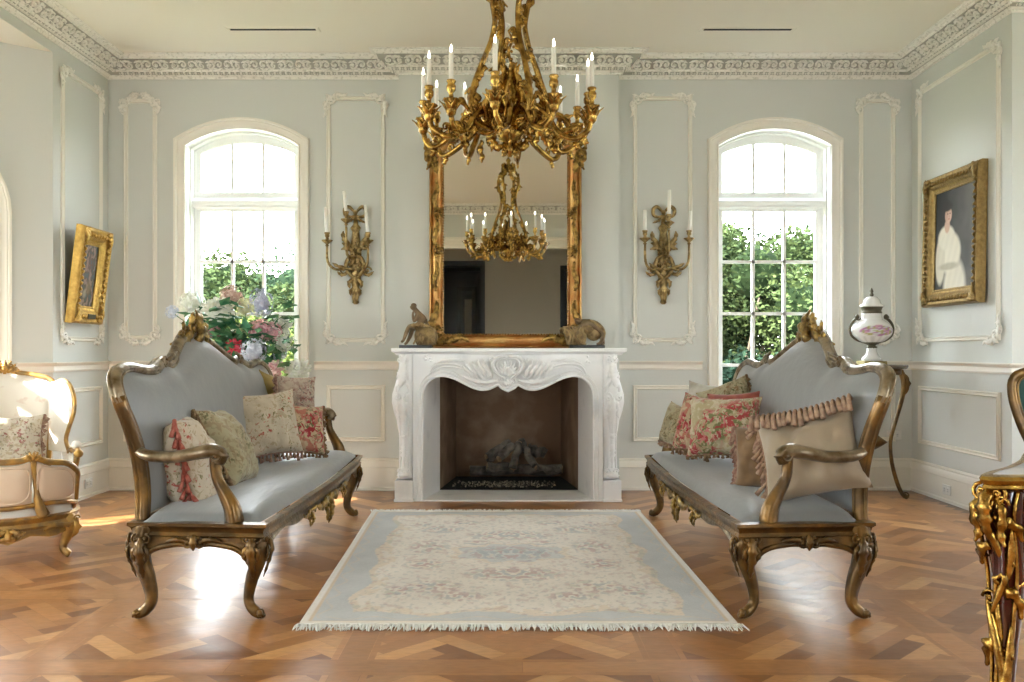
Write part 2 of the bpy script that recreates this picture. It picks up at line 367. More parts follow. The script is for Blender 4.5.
def window(mp,uc,k,label=None):
    """arched casement with a fixed top light: casing, reveal, sash, transom, muntins, panes, sill"""
    wn[0]+=1
    hw,zb,zs,rise=k; B=(k is WB)
    ghw=.393; gzb=.59; gzs,grise=(2.821,.09) if not B else (2.12,.393)
    t0,t1=(2.332,2.489) if not B else (1.98,2.11)
    root=thing('window_%d'%wn[0],kind='structure'); 
    if label: root['label']=label
    path=[(uc-hw,zb-.22)]+arch(uc,hw,zs,rise)+[(uc+hw,zb-.22)]
    mb=MB(); prof=[(0,-.02),(0,.018),(.012,.022),(.016,.012),(.045,.016),(.058,.028),(.066,.028),(.072,.042),(.088,.045),(.092,.0)]
    mb.mould(path,prof,lambda u,z,h: mp(u,z,h)); mb.build('casing',M['trim'],root,40)
    A=arch(uc,hw,zs,rise); G=arch(uc,ghw,gzs,grise)
    # reveal with a stepped inner stop
    mb=MB(); full=[(uc-hw,zb)]+A+[(uc+hw,zb)]
    mb.mould(full,[(0,.0),(0,-.09),(-.014,-.09),(-.014,-.15),(-.03,-.15),(-.03,-.20)],lambda u,z,h: mp(u,z,h),closed=True); mb.build('reveal',M['white'],root,30)
    mb=MB(); O=[(uc-hw+.012,zb)]+arch(uc,hw-.012,zs,rise-.012)+[(uc+hw-.012,zb)]; I=[(uc-ghw,gzb)]+G+[(uc+ghw,gzb)]
    for (wa,wb_,sc) in ((-.165,-.165,0),):
        n=len(O)
        vs=[mp(*p,-.155) for p in O]+[mp(*p,-.162) for p in I]+[mp(*p,-.205) for p in I]
        fs=[(i,(i+1)%n,n+(i+1)%n,n+i) for i in range(n)]+[(n+i,n+(i+1)%n,2*n+(i+1)%n,2*n+i) for i in range(n)]
        mb.add(vs,fs)
    mb.build('sash_frame',M['white'],root,30)
    mb=MB(); mb.mould([(uc-hw+.015,t0),(uc+hw-.015,t0)],[(0,-.2),(0,-.16),(.022,-.15),(.026,-.125),(.05,-.12),(.058,-.105),(.075,-.095),(.092,-.11),(.105,-.13),(t1-t0,-.15),(t1-t0,-.2)],lambda u,z,h: mp(u,z,h))
    mb.build('transom',M['white'],root,30)
    mb=MB()
    def bar(u0,z0,u1,z1):
        vs=[mp(u,z,w) for w in (-.165,-.20) for (u,z) in ((u0,z0),(u1,z0),(u1,z1),(u0,z1))]
        mb.add(vs,[(0,1,2,3),(7,6,5,4),(0,4,5,1),(1,5,6,2),(2,6,7,3),(3,7,4,0)])
    for s in (-1,1):
        u=uc+s*.1315; bar(u-.012,gzb,u+.012,t0)
        r=(ghw**2+grise**2)/(2*grise); zt=gzs+grise-r+math.sqrt(r*r-.1315**2); bar(u-.012,t1,u+.012,zt+.01)
    zz=[1.904,1.466,1.03] if not B else [1.55,1.09]
    for z in zz: bar(uc-ghw,z-.013,uc+ghw,z+.013)
    mb.build('muntin_grid',M['white'],root,False)
    mb=MB(); mb.add([mp(uc-ghw,gzb,-.19)]+[mp(p[0],p[1],-.19) for p in G]+[mp(uc+ghw,gzb,-.19)],[tuple(range(len(G)+2))]); mb.build('pane',M['pane'],root,False)
    mb=MB(); a=[mp(u,z,w) for z in (zb-.035,zb) for (u,w) in ((uc-hw-.06,.07),(uc+hw+.06,.07),(uc+hw+.06,-.16),(uc-hw-.06,-.16))]
    mb.add(a,[(0,1,2,3),(4,5,6,7),(0,1,5,4),(1,2,6,5),(2,3,7,6),(3,0,4,7)]); mb.build('sill',M['white'],root,False)
    # sky portal in the opening (guides the daylight, gives off nothing)
    ld=bpy.data.lights.new('window_portal','AREA'); ld.shape='RECTANGLE'; ld.size=.95; ld.size_y=2.6; 
    try: ld.cycles.is_portal=True
    except Exception: pass
    lo=bpy.data.objects.new('window_portal',ld); COL.objects.link(lo); lo.location=mp(uc,1.75,-.24)
    n=mp.n; lo.rotation_euler=Vector((n.x,n.y,0)).to_track_quat('-Z','Z').to_euler()
    return root
def op(uc,k): return (uc,)+k
mback=wmap((0,D),(1,0),(0,-1)); mleft=wmap((XL,0),(0,1),(1,0)); mright=wmap((XR,0),(0,1),(-1,0))
bd=Vector((-.763,-.646)).normalized(); mbay=wmap((XL,6.54),(bd.x,bd.y),(-bd.y,bd.x))
if mbay.n.x<0: mbay=wmap((XL,6.54),(bd.x,bd.y),(bd.y,-bd.x))
BL=1.66; bx,by=XL+bd.x*BL, 6.54+bd.y*BL
mbay2=wmap((bx,0),(0,1),(1,0)); mr2=wmap((XR2,0),(0,1),(-1,0))
wall('wall_back',mback,XL,XR,0,ZC,[op(-2.192,WA),(.02,.75,0,1.3,0),op(2.215,WA)])
window(mback,-2.192,WA,'arched window left of the fireplace'); window(mback,2.215,WA,'arched window right of the fireplace')
wall('wall_left',mleft,6.54,D,0,ZC)
mb=MB(); mb.add([mleft(.6,3.32),mleft(6.54,3.32),mleft(6.54,ZC),mleft(.6,ZC)],[(0,1,2,3)])
mb.add([mleft(YB,0),mleft(.6,0),mleft(.6,ZC),mleft(YB,ZC)],[(0,1,2,3)]); struct(mb,'wall_left_header','wall')
wall('wall_left_bay',mbay,0,BL,0,3.32,[op(.828,WB)]); window(mbay,.828,WB)
ub=[4.5,3.1,2.0]  # the last two are unseen, added for more daylight
wall('wall_left_bay_side',mbay2,1.5,by,0,3.32,[op(u,WB) for u in ub])
for u in ub: window(mbay2,u,WB)
mb=MB(); mb.add([(bx,1.5,0),(XL,.6,0),(XL,.6,3.32),(bx,1.5,3.32)],[(0,1,2,3)]); struct(mb,'wall_left_bay_return','wall')
wall('wall_right',mright,YR,D,0,ZC)
mb=MB(); mb.add([(XR,YR,0),(XR2,YR,0),(XR2,YR,ZC),(XR,YR,ZC)],[(0,1,2,3)]); struct(mb,'wall_right_return','wall')
wall('wall_right_side',mr2,YB,YR,0,ZC,[op(u,WA) for u in (2.6,4.4)])
for u in (2.6,4.4): window(mr2,u,WA)  # unseen side windows, put in to brighten the room
# chimney breast with firebox
mb=MB(); x0,x1=-.881,.913; fx0,fx1,fz=-.56,.60,.99
for (a,b,c,d) in ((x0,fx0,0,ZC),(fx1,x1,0,ZC),(fx0,fx1,fz,ZC)): mb.add([(a,BR,c),(b,BR,c),(b,BR,d),(a,BR,d)],[(0,1,2,3)])
for x in (x0,x1): mb.add([(x,BR,0),(x,D,0),(x,D,ZC),(x,BR,ZC)],[(0,1,2,3)])
struct(mb,'wall_chimney_breast','wall')
# rear wall with wide opening, hall beyond
mb=MB(); ox=1.75; oz=2.84
mr=wmap((0,YB),(1,0),(0,1)); rw=(-2.52,2.6)
mb.add([(-ox,YB,oz),(ox,YB,oz),(ox,YB,ZC),(-ox,YB,ZC)],[(0,1,2,3)]); struct(mb,'wall_rear_header','wall')
wall('wall_rear_left',mr,XL,-ox,0,ZC,[op(rw[0],WA)]); wall('wall_rear_right',mr,ox,XR2,0,ZC,[op(q,WA) for q in rw[1:]])
for q in rw: window(mr,q,WA)  # unseen rear windows, added to bring in frontal daylight
mb=MB(); mb.mould([(-ox,0),(-ox,oz),(ox,oz),(ox,0)],[(0,-.12),(0,.02),(.05,.025),(.06,.04),(.12,.045),(.14,.06),(.18,.06),(.18,0)],lambda u,z,h: mr(u,z,h)); struct(mb,'trim_rear_opening','trim')
hy=-2.7; mb=MB()
for (a,b,c,d) in ((-1.8,-1.45,0,3.2),(-.42,1.015,0,3.2),(1.7,1.8,0,3.2),(-1.45,-.42,2.87,3.2),(1.015,1.7,2.78,3.2)): mb.add([(a,hy,c),(b,hy,c),(b,hy,d),(a,hy,d)],[(0,1,2,3)])
for x in (-1.8,1.8): mb.add([(x,hy,0),(x,YB-.12,0),(x,YB-.12,3.2),(x,hy,3.2)],[(0,1,2,3)])
mb.add([(-1.8,YB-.12,oz),(1.8,YB-.12,oz),(1.8,YB-.12,3.2),(-1.8,YB-.12,3.2)],[(0,1,2,3)])
for s in (): mb.add([(s*ox,YB-.12,0),(s*3,YB-.12,0),(s*3,YB-.12,3.2),(s*ox,YB-.12,3.2)],[(0,1,2,3)])
struct(mb,'wall_hall','beige')
mb=MB(); mb.add([(-1.8,hy-1.6,3.2),(1.8,hy-1.6,3.2),(1.8,YB-.12,3.2),(-1.8,YB-.12,3.2)],[(0,1,2,3)]); struct(mb,'ceiling_hall','beige')
for i,(a,b,h) in enumerate(((-1.45,-.42,2.87),(1.015,1.7,2.78))):
    r=thing('door_%d'%(i+1),kind='structure'); mb=MB()
    mb.box(a,hy-.13,0,a+.08,hy+.01,h); mb.box(b-.08,hy-.13,0,b,hy+.01,h); mb.box(a+.08,hy-.13,h-.08,b-.08,hy+.01,h); mb.build('door_frame',M['navy'],r,False)
    mb=MB(); mb.box(a+.08,hy-1.2,0,b-.08,hy-1.15,h-.08); mb.box(a+.08,hy-1.15,0,a+.1,hy-.13,h); mb.box(b-.1,hy-1.15,0,b-.08,hy-.13,h); mb.box(a,hy-1.2,h-.10,b,hy-.12,h-.07); mb.build('dark_lining',M['navy'],r,False)
    if i==0:
        mb=MB(); mb.box(-1.02,hy-1.15,0,-.94,hy-1.10,2.45); mb.box(-.70,hy-1.15,0,-.62,hy-1.10,2.45); mb.box(-.94,hy-1.15,2.37,-.70,hy-1.10,2.45); mb.build('inner_door_frame',M['black'],r,False)
        mb=MB(); mb.box(-.86,hy-1.15,0,-.72,hy-1.12,2.2); mb.build('pale_door_leaf',M['beige'],r,False)
# ceiling + bay ceiling
mb=MB(); mb.add([(XL,YB,ZC),(XR2,YB,ZC),(XR2,YR,ZC),(XR,YR,ZC),(XR,D,ZC),(XL,D,ZC)],[(0,1,2,3,4,5)]); struct(mb,'ceiling','ceil')
mb=MB(); mb.add([(XL,.6,3.32),(XL,6.54,3.32),(bx,by,3.32),(bx,1.5,3.32)],[(0,1,2,3)]); struct(mb,'ceiling_bay','ceil')
# cornice ------------------------------------------------------------------
cpath=[(XL,YB),(XR2,YB),(XR2,YR),(XR,YR),(XR,D),(x1,D),(x1,BR),(x0,BR),(x0,D),(XL,D)]
cp=[(0,-.155),(.012,-.155),(.016,-.142),(.028,-.138),(.034,-.128),(.050,-.120),(.072,-.112),(.078,-.098),(.092,-.092),(.104,-.078),(.118,-.058),(.140,-.040),(.165,-.032),(.172,-.020),(.186,-.018),(.190,-.008),(.212,-.006),(.212,0)]
mb=MB(); mb.mould(cpath,cp,lambda x,y,h:(x,y,ZC+h),closed=True)
cor=struct(mb,'trim_cornice','carv',sm=35)
orn=MB(); orn2=MB()
def run(p,q,inset0=0,inset1=0,step=.15):
    p=Vector((*p,0)); q=Vector((*q,0)); d=(q-p); Lh=d.length; d.normalize(); n=Vector((-d.y,d.x,0))
    nrm=(n*.72+Vector((0,0,-.70))).normalized(); up=nrm.cross(d)
    if up.z<0: up=-up
    k=max(1,round((Lh-inset0-inset1)/step)); st=(Lh-inset0-inset1)/k
    for i in range(k):
        o=p+d*(inset0+st*(i+.5))+n*.118+Vector((0,0,ZC-.066))
        m=Matrix.Identity(4)
        for r in range(3): m[r][0]=d[r]; m[r][1]=nrm[r]; m[r][2]=up[r]; m[r][3]=o[r]
        s=st/.15; orn.M=m@Matrix.Diagonal((s*(1 if i%2 else -1),1,1,1))
        orn.volute((-.038,.004),.036,1.2,.3,.30,1,5,y=.010,steps=9); orn.volute((.036,-.004),.034,1.2,PI,.30,1,5,y=.010,steps=9)
        orn.leaf([(-.01,.006,.03),(.03,.02,.036),(.070,.014,.02)],.013,.6,3,5)
        orn.leaf([(.01,.006,-.028),(-.03,.018,-.038),(-.072,.012,-.022)],.013,.6,3,5)
        orn.leaf([(-.004,.006,0),(.004,.024,.018),(.0,.016,.044)],.012,.6,3,5)
        orn.ball((0,.014,0),.012,5,4)
    k=max(1,round((Lh-inset0-inset1)/.046)); st=(Lh-inset0-inset1)/k
    for i in range(k):
        o=p+d*(inset0+st*(i+.5))+n*.058+Vector((0,0,ZC-.118))
        m=Matrix.Identity(4)
        for r in range(3): m[r][0]=d[r]; m[r][1]=nrm[r]; m[r][2]=up[r]; m[r][3]=o[r]
        orn2.M=m; orn2.ball((0,0,0),(.014,.010,.016),6,4); orn2.ball((.022,0,-.004),(.005,.010,.012),4,3)
run((XR,YR),(XR,D),-.1,.12); run((XR,D),(x1,D),.12,.12); run((x1,BR),(x0,BR),-.10,-.10); run((x0,D),(XL,D),.12,.12); run((XL,D),(XL,3.2),.12,0)
run((XR2,YR),(XR,YR),1.2,.0); run((x1,D),(x1,BR),.1,-.1,.1); run((x0,BR),(x0,D),-.1,.1,.1); run((-1.6,YB),(1.6,YB),0,0,.2)
orn.M=orn2.M=None
M['ground_']=mat('aged_shaded_cornice_ground',(.46,.465,.42),.8)  # darker grey puts the recess shade, with some patina, into the colour
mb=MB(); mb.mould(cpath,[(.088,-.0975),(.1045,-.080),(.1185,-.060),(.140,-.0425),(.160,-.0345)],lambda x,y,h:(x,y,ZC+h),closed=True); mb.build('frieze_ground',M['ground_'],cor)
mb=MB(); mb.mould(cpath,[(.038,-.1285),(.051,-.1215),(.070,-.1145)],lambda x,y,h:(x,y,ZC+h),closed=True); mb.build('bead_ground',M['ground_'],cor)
orn.build('acanthus_frieze',M['carv'],cor); orn2.build('bead_course',M['carv'],cor)
# ceiling rose around the chandelier
cr=thing('ceiling_rose',(.015,4.55,ZC),label='white carved plaster rose on the ceiling above the gilt chandelier',cat='ceiling rose')
mb=MB(); mb.lathe([(.56,0),(.56,-.012),(.53,-.02),(.50,-.012),(.2,-.012),(.16,-.035),(.08,-.05),(0.01,-.05)],48); mb.build('disc',M['carv'],cr,30)
mb=MB()
for i in range(12):
    a=i*PI/6; mb.M=Matrix.Rotation(a,4,'Z')@Matrix(((1,0,0,.40),(0,0,1,0),(0,-1,0,-.012),(0,0,0,1)))
    mb.volute((0,.05),.06,1.3,0,.22,1,5,steps=10); mb.volute((0,-.05),.06,1.3,0,.22,-1,5,steps=10); mb.leaf([(-.14,.01,0),(-.04,.03,0),(.10,.02,0)],.035,.4,4,6)
mb.M=None; mb.build('carved_leaf_ring',M['carv'],cr)
# baseboard, chair rail ----------------------------------------------------
bp=[(0,.265),(.008,.262),(.016,.252),(.014,.240),(.022,.225),(.024,.19),(.014,.185),(.014,.03),(.022,.022),(.022,0)]
def base(name,path):
    mb=MB(); mb.mould(path,bp,lambda x,y,h:(x,y,h)); struct(mb,name,'trim',sm=35)
rp=[(0,-.074),(.010,-.072),(.014,-.060),(.010,-.052),(.010,-.030),(.020,-.022),(.034,-.014),(.040,-.006),(.040,0),(0,.0)]
def rail(name,path):
    mb=MB(); mb.mould(path,rp,lambda x,y,h:(x,y,1.068+h)); struct(mb,name,'trim',sm=35)
base('baseboard_right',[(XR2,YR),(XR,YR),(XR,D),(x1,D)]); base('baseboard_left',[(x0,D),(XL,D),(XL,6.54),(bx,by),(bx,1.5),(XL,.6),(XL,YB)])
base('baseboard_right_side',[(XR2,YB),(XR2,YR)])
g=.6
rail('trim_1',[(XR2,YR),(XR,YR),(XR,D),(2.215+g,D)]); rail('trim_2',[(2.215-g,D),(x1,D)])
rail('trim_3',[(x0,D),(-2.192+g,D)]); e=.828-.465-.125
rail('trim_4',[(-2.192-g,D),(XL,D),(XL,6.54),(XL+bd.x*e,6.54+bd.y*e)])
# wall panel mouldings ----------------------------------------------------
tn=[4]
pp=[(-.018,0),(-.018,.010),(-.010,.018),(-.004,.012),(.006,.013),(.012,.019),(.018,.008),(.018,0)]
def panel(mp,u0,u1,z0,z1,orn=None,s=.8):
    tn[0]+=1
    mb=MB(); mb.mould([(u0,z0),(u1,z0),(u1,z1),(u0,z1)],pp,lambda u,z,h:mp(u,z,h),closed=True); r=struct(mb,'trim_%d'%tn[0],'trim',sm=35)
    if not orn: return r
    for (u,z,sx,sz) in ((u0,z0,-1,-1),(u1,z0,1,-1),(u0,z1,-1,1),(u1,z1,1,1)):
        mb=MB(); Mx=frame(Vector(mp(u,z,.004)),mp.d,mp.n)
        up=Matrix.Identity(4); col2=Vector((Mx[0][2],Mx[1][2],Mx[2][2])); fz=1 if col2.z>0 else -1
        w=(u1-u0)
        if orn=='arch':
            Mx=Mx@Matrix.Diagonal((sx,1,sz*fz,1)); mb.M=Mx; q=w/.27
            mb.volute((0,-.02),.040,1.3,PI*.5,.26,1,y=.01); mb.volute((-.055*q,.03),.034,1.2,0,.28,-1,y=.01); mb.volute((.012,-.075),.026,1.2,PI*.5,.3,-1,y=.01)
            mb.leaf([(0,.01,-.03),(.04,.02,-.06),(.015,.015,-.12)],.017,.5); mb.leaf([(.0,.012,.0),(.035,.02,.0),(.045,.015,-.035)],.014,.5)
            mb.leaf([(-.03*q,.012,.015),(-.08*q,.02,.05),(-.135*q,.018,.045)],.020,.5)
            mb.leaf([(-.05*q,.012,.02),(-.10*q,.02,.02),(-.125*q,.016,.065)],.012,.5)
            mb.ball((-.02,.02,.01),.013,6,4)
        else:
            corner_orn(mb,Mx@Matrix.Diagonal((sx,1,sz*fz,1)),s)
        mb.M=None; mb.build('corner_carving',M['carv'],r)
    return r
ZT,ZB=3.237,1.241
def pu(x): return (x-507)/120.9
panel(mback,pu(126),pu(155),ZB+.02,ZT-.02,'arch'); panel(mback,pu(328.7),pu(383),ZB,ZT,'c'); panel(mback,pu(635),pu(690),ZB,ZT,'c'); panel(mback,pu(861),pu(893),ZB+.02,ZT-.02,'arch')
panel(mleft,6.67,7.30,ZB,ZT,'c'); panel(mright,6.12,7.29,ZB,ZT,'c',.9)
panel(mback,pu(328.7),pu(383),.42,.85); panel(mback,pu(635),pu(690),.42,.85); panel(mback,pu(126),pu(155),.42,.85); panel(mback,pu(861),pu(893),.42,.85)
panel(mleft,6.67,7.30,.42,.85); panel(mright,6.12,7.29,.42,.85)
# floor: herringbone parquet inside a grid of plain bands -------------------
room=[(XL,YB),(XR2,YB),(XR2,YR),(XR,YR),(XR,D),(XL,D),(XL,6.54),(bx,by),(bx,1.5),(XL,.6)]
def inroom(x,y,m=.06):
    if -1.8<x<1.8 and hy-1.2<y<YB+.1: return True
    c=False; n=len(room)
    for dx,dy in ((0,0),):
        j=n-1
        for i in range(n):
            xi,yi=room[i]; xj,yj=room[j]
            if (yi>y)!=(yj>y) and x<(xj-xi)*(y-yi)/(yj-yi)+xi: c=not c
            j=i
    return c
rn=random.Random(3)
tones=[(.35,.155,.052),(.42,.195,.068),(.26,.104,.034),(.53,.275,.108),(.37,.162,.055),(.23,.092,.031),(.46,.222,.082)]
fv=[];ff=[];fc=[]
def plank(quad,z,c):
    b=len(fv)
    for p in quad: fv.append((p[0],p[1],z)); fc.append((*c,1))
    ff.append((b,b+1,b+2,b+3))
W,n4=.083,4; c45=math.sqrt(.5)
def rot(p): x,y=p[0]*W,p[1]*W; return (c45*(x+y)*1+0, c45*(y-x)) if False else (c45*(x-y), c45*(x+y))
rowt={}
for k in range(-130,131):
    for m_ in range(-22,23):
        for h in (0,1):
            ox_,oy_=k+n4*m_,k-n4*m_
            if h==0: a=(ox_,oy_,ox_+n4,oy_+1)
            else: a=(ox_,oy_+1,ox_+1,oy_+1+n4)
            cx_,cy_=rot(((a[0]+a[2])/2,(a[1]+a[3])/2)); cx_+=0;cy_+=3.3
            if not inroom(cx_,cy_): continue
            if (k,) not in rowt: rowt[(k,)]=rn.choice(tones)
            t=rowt[(k,)] if rn.random()<.45 else rn.choice(tones)
            v=.88+.24*rn.random(); c=tuple(q*v for q in t)
            e=.004
            q=[rot(p) for p in ((a[0]+e,a[1]+e),(a[2]-e,a[1]+e),(a[2]-e,a[3]-e),(a[0]+e,a[3]-e))]
            plank([(p[0],p[1]+3.3) for p in q],0,c)
def bandv(x,y0,y1):
    for i,(o,w) in enumerate(((-.081,.024),(-.055,.11),(.057,.024))):
        y=y0
        while y<y1:
            L_=.5+rn.random()*.6; t=rn.choice([tones[0],tones[4],tones[1]]); v=.9+.2*rn.random(); ye=min(y+L_,y1)
            if inroom(x,(y+ye)/2): plank([(x+o,y),(x+o+w,y),(x+o+w,ye-.002),(x+o,ye-.002)],.0006+.0001*i,tuple(q*v for q in t))
            y=ye
def bandh(y,x0,x1):
    for i,(o,w) in enumerate(((-.081,.024),(-.055,.11),(.057,.024))):
        x=x0
        while x<x1:
            L_=.5+rn.random()*.6; t=rn.choice([tones[0],tones[4],tones[1]]); v=.9+.2*rn.random(); xe=min(x+L_,x1)
            if inroom((x+xe)/2,y): plank([(x,y+o),(xe-.002,y+o),(xe-.002,y+o+w),(x,y+o+w)],.0012+.0001*i,tuple(q*v for q in t))
            x=xe
for k in range(-3,5): bandv(-1.74+1.165*k,-3.8,D)
for k in range(-7,5): bandh(3.27+.98*k,-4.5,5.1)
b0=len(fv)
for p in [(-4.7,-4.2),(XR2,-4.2),(XR2,D),(-4.7,D)]: fv.append((p[0],p[1],-.003)); fc.append((.12,.05,.02,1))
ff.append((b0,b0+1,b0+2,b0+3))
fm=vcol_mat('herringbone_parquet',.29); nt=fm.node_tree; N=nt.nodes; L=nt.links; b=N['Principled BSDF']
b.inputs['Specular IOR Level'].default_value=.38; b.inputs['Coat Weight'].default_value=.22; b.inputs['Coat Roughness'].default_value=.21
tc=N.new('ShaderNodeTexCoord'); n1=N.new('ShaderNodeTexNoise'); n1.inputs['Scale'].default_value=60; n1.inputs['Detail'].default_value=4
mp_=N.new('ShaderNodeMapping'); mp_.inputs['Scale'].default_value=(.35,1,1); L.new(tc.outputs['Object'],mp_.inputs['Vector']); L.new(mp_.outputs['Vector'],n1.inputs['Vector'])
mx=N.new('ShaderNodeMix'); mx.data_type='RGBA'; mx.blend_type='MULTIPLY'; mx.inputs['Factor'].default_value=.35
L.new(N['Attribute'].outputs['Color'],mx.inputs[6]); L.new(n1.outputs['Color'],mx.inputs[7]); 
r_=N.new('ShaderNodeMapRange'); r_.inputs['From Min'].default_value=.3; r_.inputs['From Max'].default_value=.7; r_.inputs['To Min'].default_value=.55; r_.inputs['To Max'].default_value=1.2
L.new(n1.outputs['Fac'],r_.inputs['Value']); L.new(r_.outputs['Result'],mx.inputs[7]); L.new(mx.outputs[2],b.inputs['Base Color'])
n2=N.new('ShaderNodeTexNoise'); n2.inputs['Scale'].default_value=5; L.new(tc.outputs['Object'],n2.inputs['Vector'])
bpn=N.new('ShaderNodeBump'); bpn.inputs['Strength'].default_value=.22; bpn.inputs['Distance'].default_value=.02; L.new(n2.outputs['Fac'],bpn.inputs['Height']); L.new(bpn.outputs['Normal'],b.inputs['Normal']); L.new(bpn.outputs['Normal'],b.inputs['Coat Normal'])
mb=MB(); mb.v=fv; mb.f=ff; mb.fm=[0]*len(ff); fo=mb.build('floor',fm,None,False,col=fc); fo['kind']='structure'
mb=MB(); mb.box(-8.0,-1.6,-1.4,-7.6,1.40,5.2); struct(mb,'added_sun_block_wall','trim')  # unseen wall, added to keep the sun out of two bay windows
# ceiling slots, downlight, outlets ----------------------------------------
def slot(x0,x1,y,lab):
    r=thing('ceiling_vent',((x0+x1)/2,y,ZC),label=lab,cat='air vent',group='slot diffusers in the ceiling'); hw=(x1-x0)/2
    mb=MB(); mb.mould([(-hw,-.022),(hw,-.022),(hw,.022),(-hw,.022)],[(0,-.002),(0,-.006),(-.02,-.008),(-.03,0)],lambda x,y,h:(x,y,h),closed=True); mb.build('rim',M['ceil'],r,False)
    mb=MB(); mb.box(-hw,-.022,-.003,hw,.022,-.0005); mb.build('slot',M['dark'],r,False)
slot(-2.065,-1.425,6.71,'dark slot air vent in the ceiling above the left arched window'); slot(1.467,2.122,6.71,'dark slot air vent in the ceiling above the right arched window')
r=thing('recessed_spotlight',(-.03,6.63,ZC),label='small white recessed ceiling spotlight seen between the chandelier bars',cat='spotlight')
mb=MB(); mb.lathe([(.055,0),(.055,-.006),(.045,-.01),(.038,-.004),(.036,0)],20); mb.build('trim_ring',M['white'],r)
mb=MB(); mb.lathe([(.034,-.001),(.034,-.012),(.02,-.03),(.002,-.034)],16); mb.build('lens',M['porc'],r)
def outlet(mp,u,z,w,lab):
    r=thing('wall_outlet',mp(u,z,.02) if z<.25 else mp(u,z,.003),label=lab,cat='outlet',group=None)
    fx=frame((0,0,0),mp.d,mp.n); mb=MB(); mb.M=fx; mb.box(-.06,0,-.038,.06,.006,.038,.003); mb.build('cover_plate',M['plate'],r,False)
    mb=MB(); mb.M=fx
    for s in (-1,1): mb=MB(); mb.M=fx; mb.box(s*.027-.016,.005,-.020,s*.027+.016,.0085,.020,.002); mb.build('socket_face',M['porc'],r,False)
    mb=MB(); mb.M=fx
    for s in (-1,1):
        for q in (-1,1): mb.box(s*.027-.008,.008,q*.007-.0015,s*.027+.006,.0092,q*.007+.0015)
    mb.build('socket_slots',M['slot'],r,False)
outlet(mright,6.81,.10,0,'white wall outlet on the baseboard of the right wall'); outlet(mleft,7.05,.115,0,'white wall outlet on the baseboard of the left wall'); outlet(mback,3.2,.455,0,'white wall outlet low on the back wall behind the urn table')
# ================================================================== OUTSIDE
mb=MB(); mb.add([(-60,D+.6,-1.4),(60,D+.6,-1.4),(70,60,-1.0),(-70,60,-1.0)],[(0,1,2,3)]); mb.add([(-60,D+.6,-1.4),(-60,-30,-1.4),(bx-1,-30,-1.4),(bx-1,D+.6,-1.4)],[(0,1,2,3)]); mb.add([(60,D+.6,-1.4),(60,-30,-1.4),(XR2+1,-30,-1.4),(XR2+1,D+.6,-1.4)],[(0,1,2,3)])
struct(mb,'ground_outside','ground')
def tree(name,x,y,z0,zt,rad,c1,c2,k,seed,lab,cat,grp,ls=.13):
    rn=random.Random(seed); r=thing(name,(x,y,z0),label=lab,cat=cat,group=grp); H=zt-z0
    mb=MB(); stube(mb,[(0,0,0),(.1,0,H*.3),(-.1,.1,H*.6),(0,0,H*.85)],[rad*.08,rad*.06,rad*.04,rad*.015],6)
    for i in range(5): a=i*1.3; stube(mb,[(0,0,H*.3),(math.cos(a)*rad*.4,math.sin(a)*rad*.4,H*.55),(math.cos(a)*rad*.6,math.sin(a)*rad*.6,H*.75)],[rad*.04,rad*.02,rad*.01],5)
    mb.build('trunk',M['bark'],r)
    cl=[(rn.uniform(-.7,.7)*rad,rn.uniform(-.6,.6)*rad,H*rn.uniform(.18,.86),rad*rn.uniform(.28,.5),rn.random()) for i in range(22)]
    cl+=[(0,0,H*.9,rad*.3,.5)]
    cb=MB()
    for q in cl: cb.ball((q[0],q[1],q[2]),(q[3]*.52,q[3]*.52,q[3]*.52),10,7)
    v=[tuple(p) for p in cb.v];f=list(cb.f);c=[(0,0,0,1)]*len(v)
    for i in range(k):
        q=cl[rn.randrange(len(cl))]; d=Vector((rn.gauss(0,1),rn.gauss(0,1),rn.gauss(0,1))).normalized()*q[3]*(rn.random()**.35)
        p=Vector((q[0],q[1],q[2]))+d; s=ls*rn.uniform(.6,1.3)
        a=Vector((rn.gauss(0,1),rn.gauss(0,1),rn.gauss(0,.6))).normalized(); b_=a.orthogonal().normalized()
        if rn.random()<.5: b_=a.cross(b_)
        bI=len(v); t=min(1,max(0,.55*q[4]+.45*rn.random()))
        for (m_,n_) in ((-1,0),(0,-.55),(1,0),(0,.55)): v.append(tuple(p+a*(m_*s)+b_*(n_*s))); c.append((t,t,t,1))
        f.append((bI,bI+1,bI+2,bI+3))
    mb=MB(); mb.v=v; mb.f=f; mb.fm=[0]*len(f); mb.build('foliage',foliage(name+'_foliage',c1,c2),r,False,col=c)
G1=((.018,.032,.012),(.090,.125,.045)); G2=((.018,.036,.018),(.065,.105,.048)); G3=((.07,.10,.025),(.20,.24,.06)); G4=((.012,.026,.016),(.036,.068,.038))
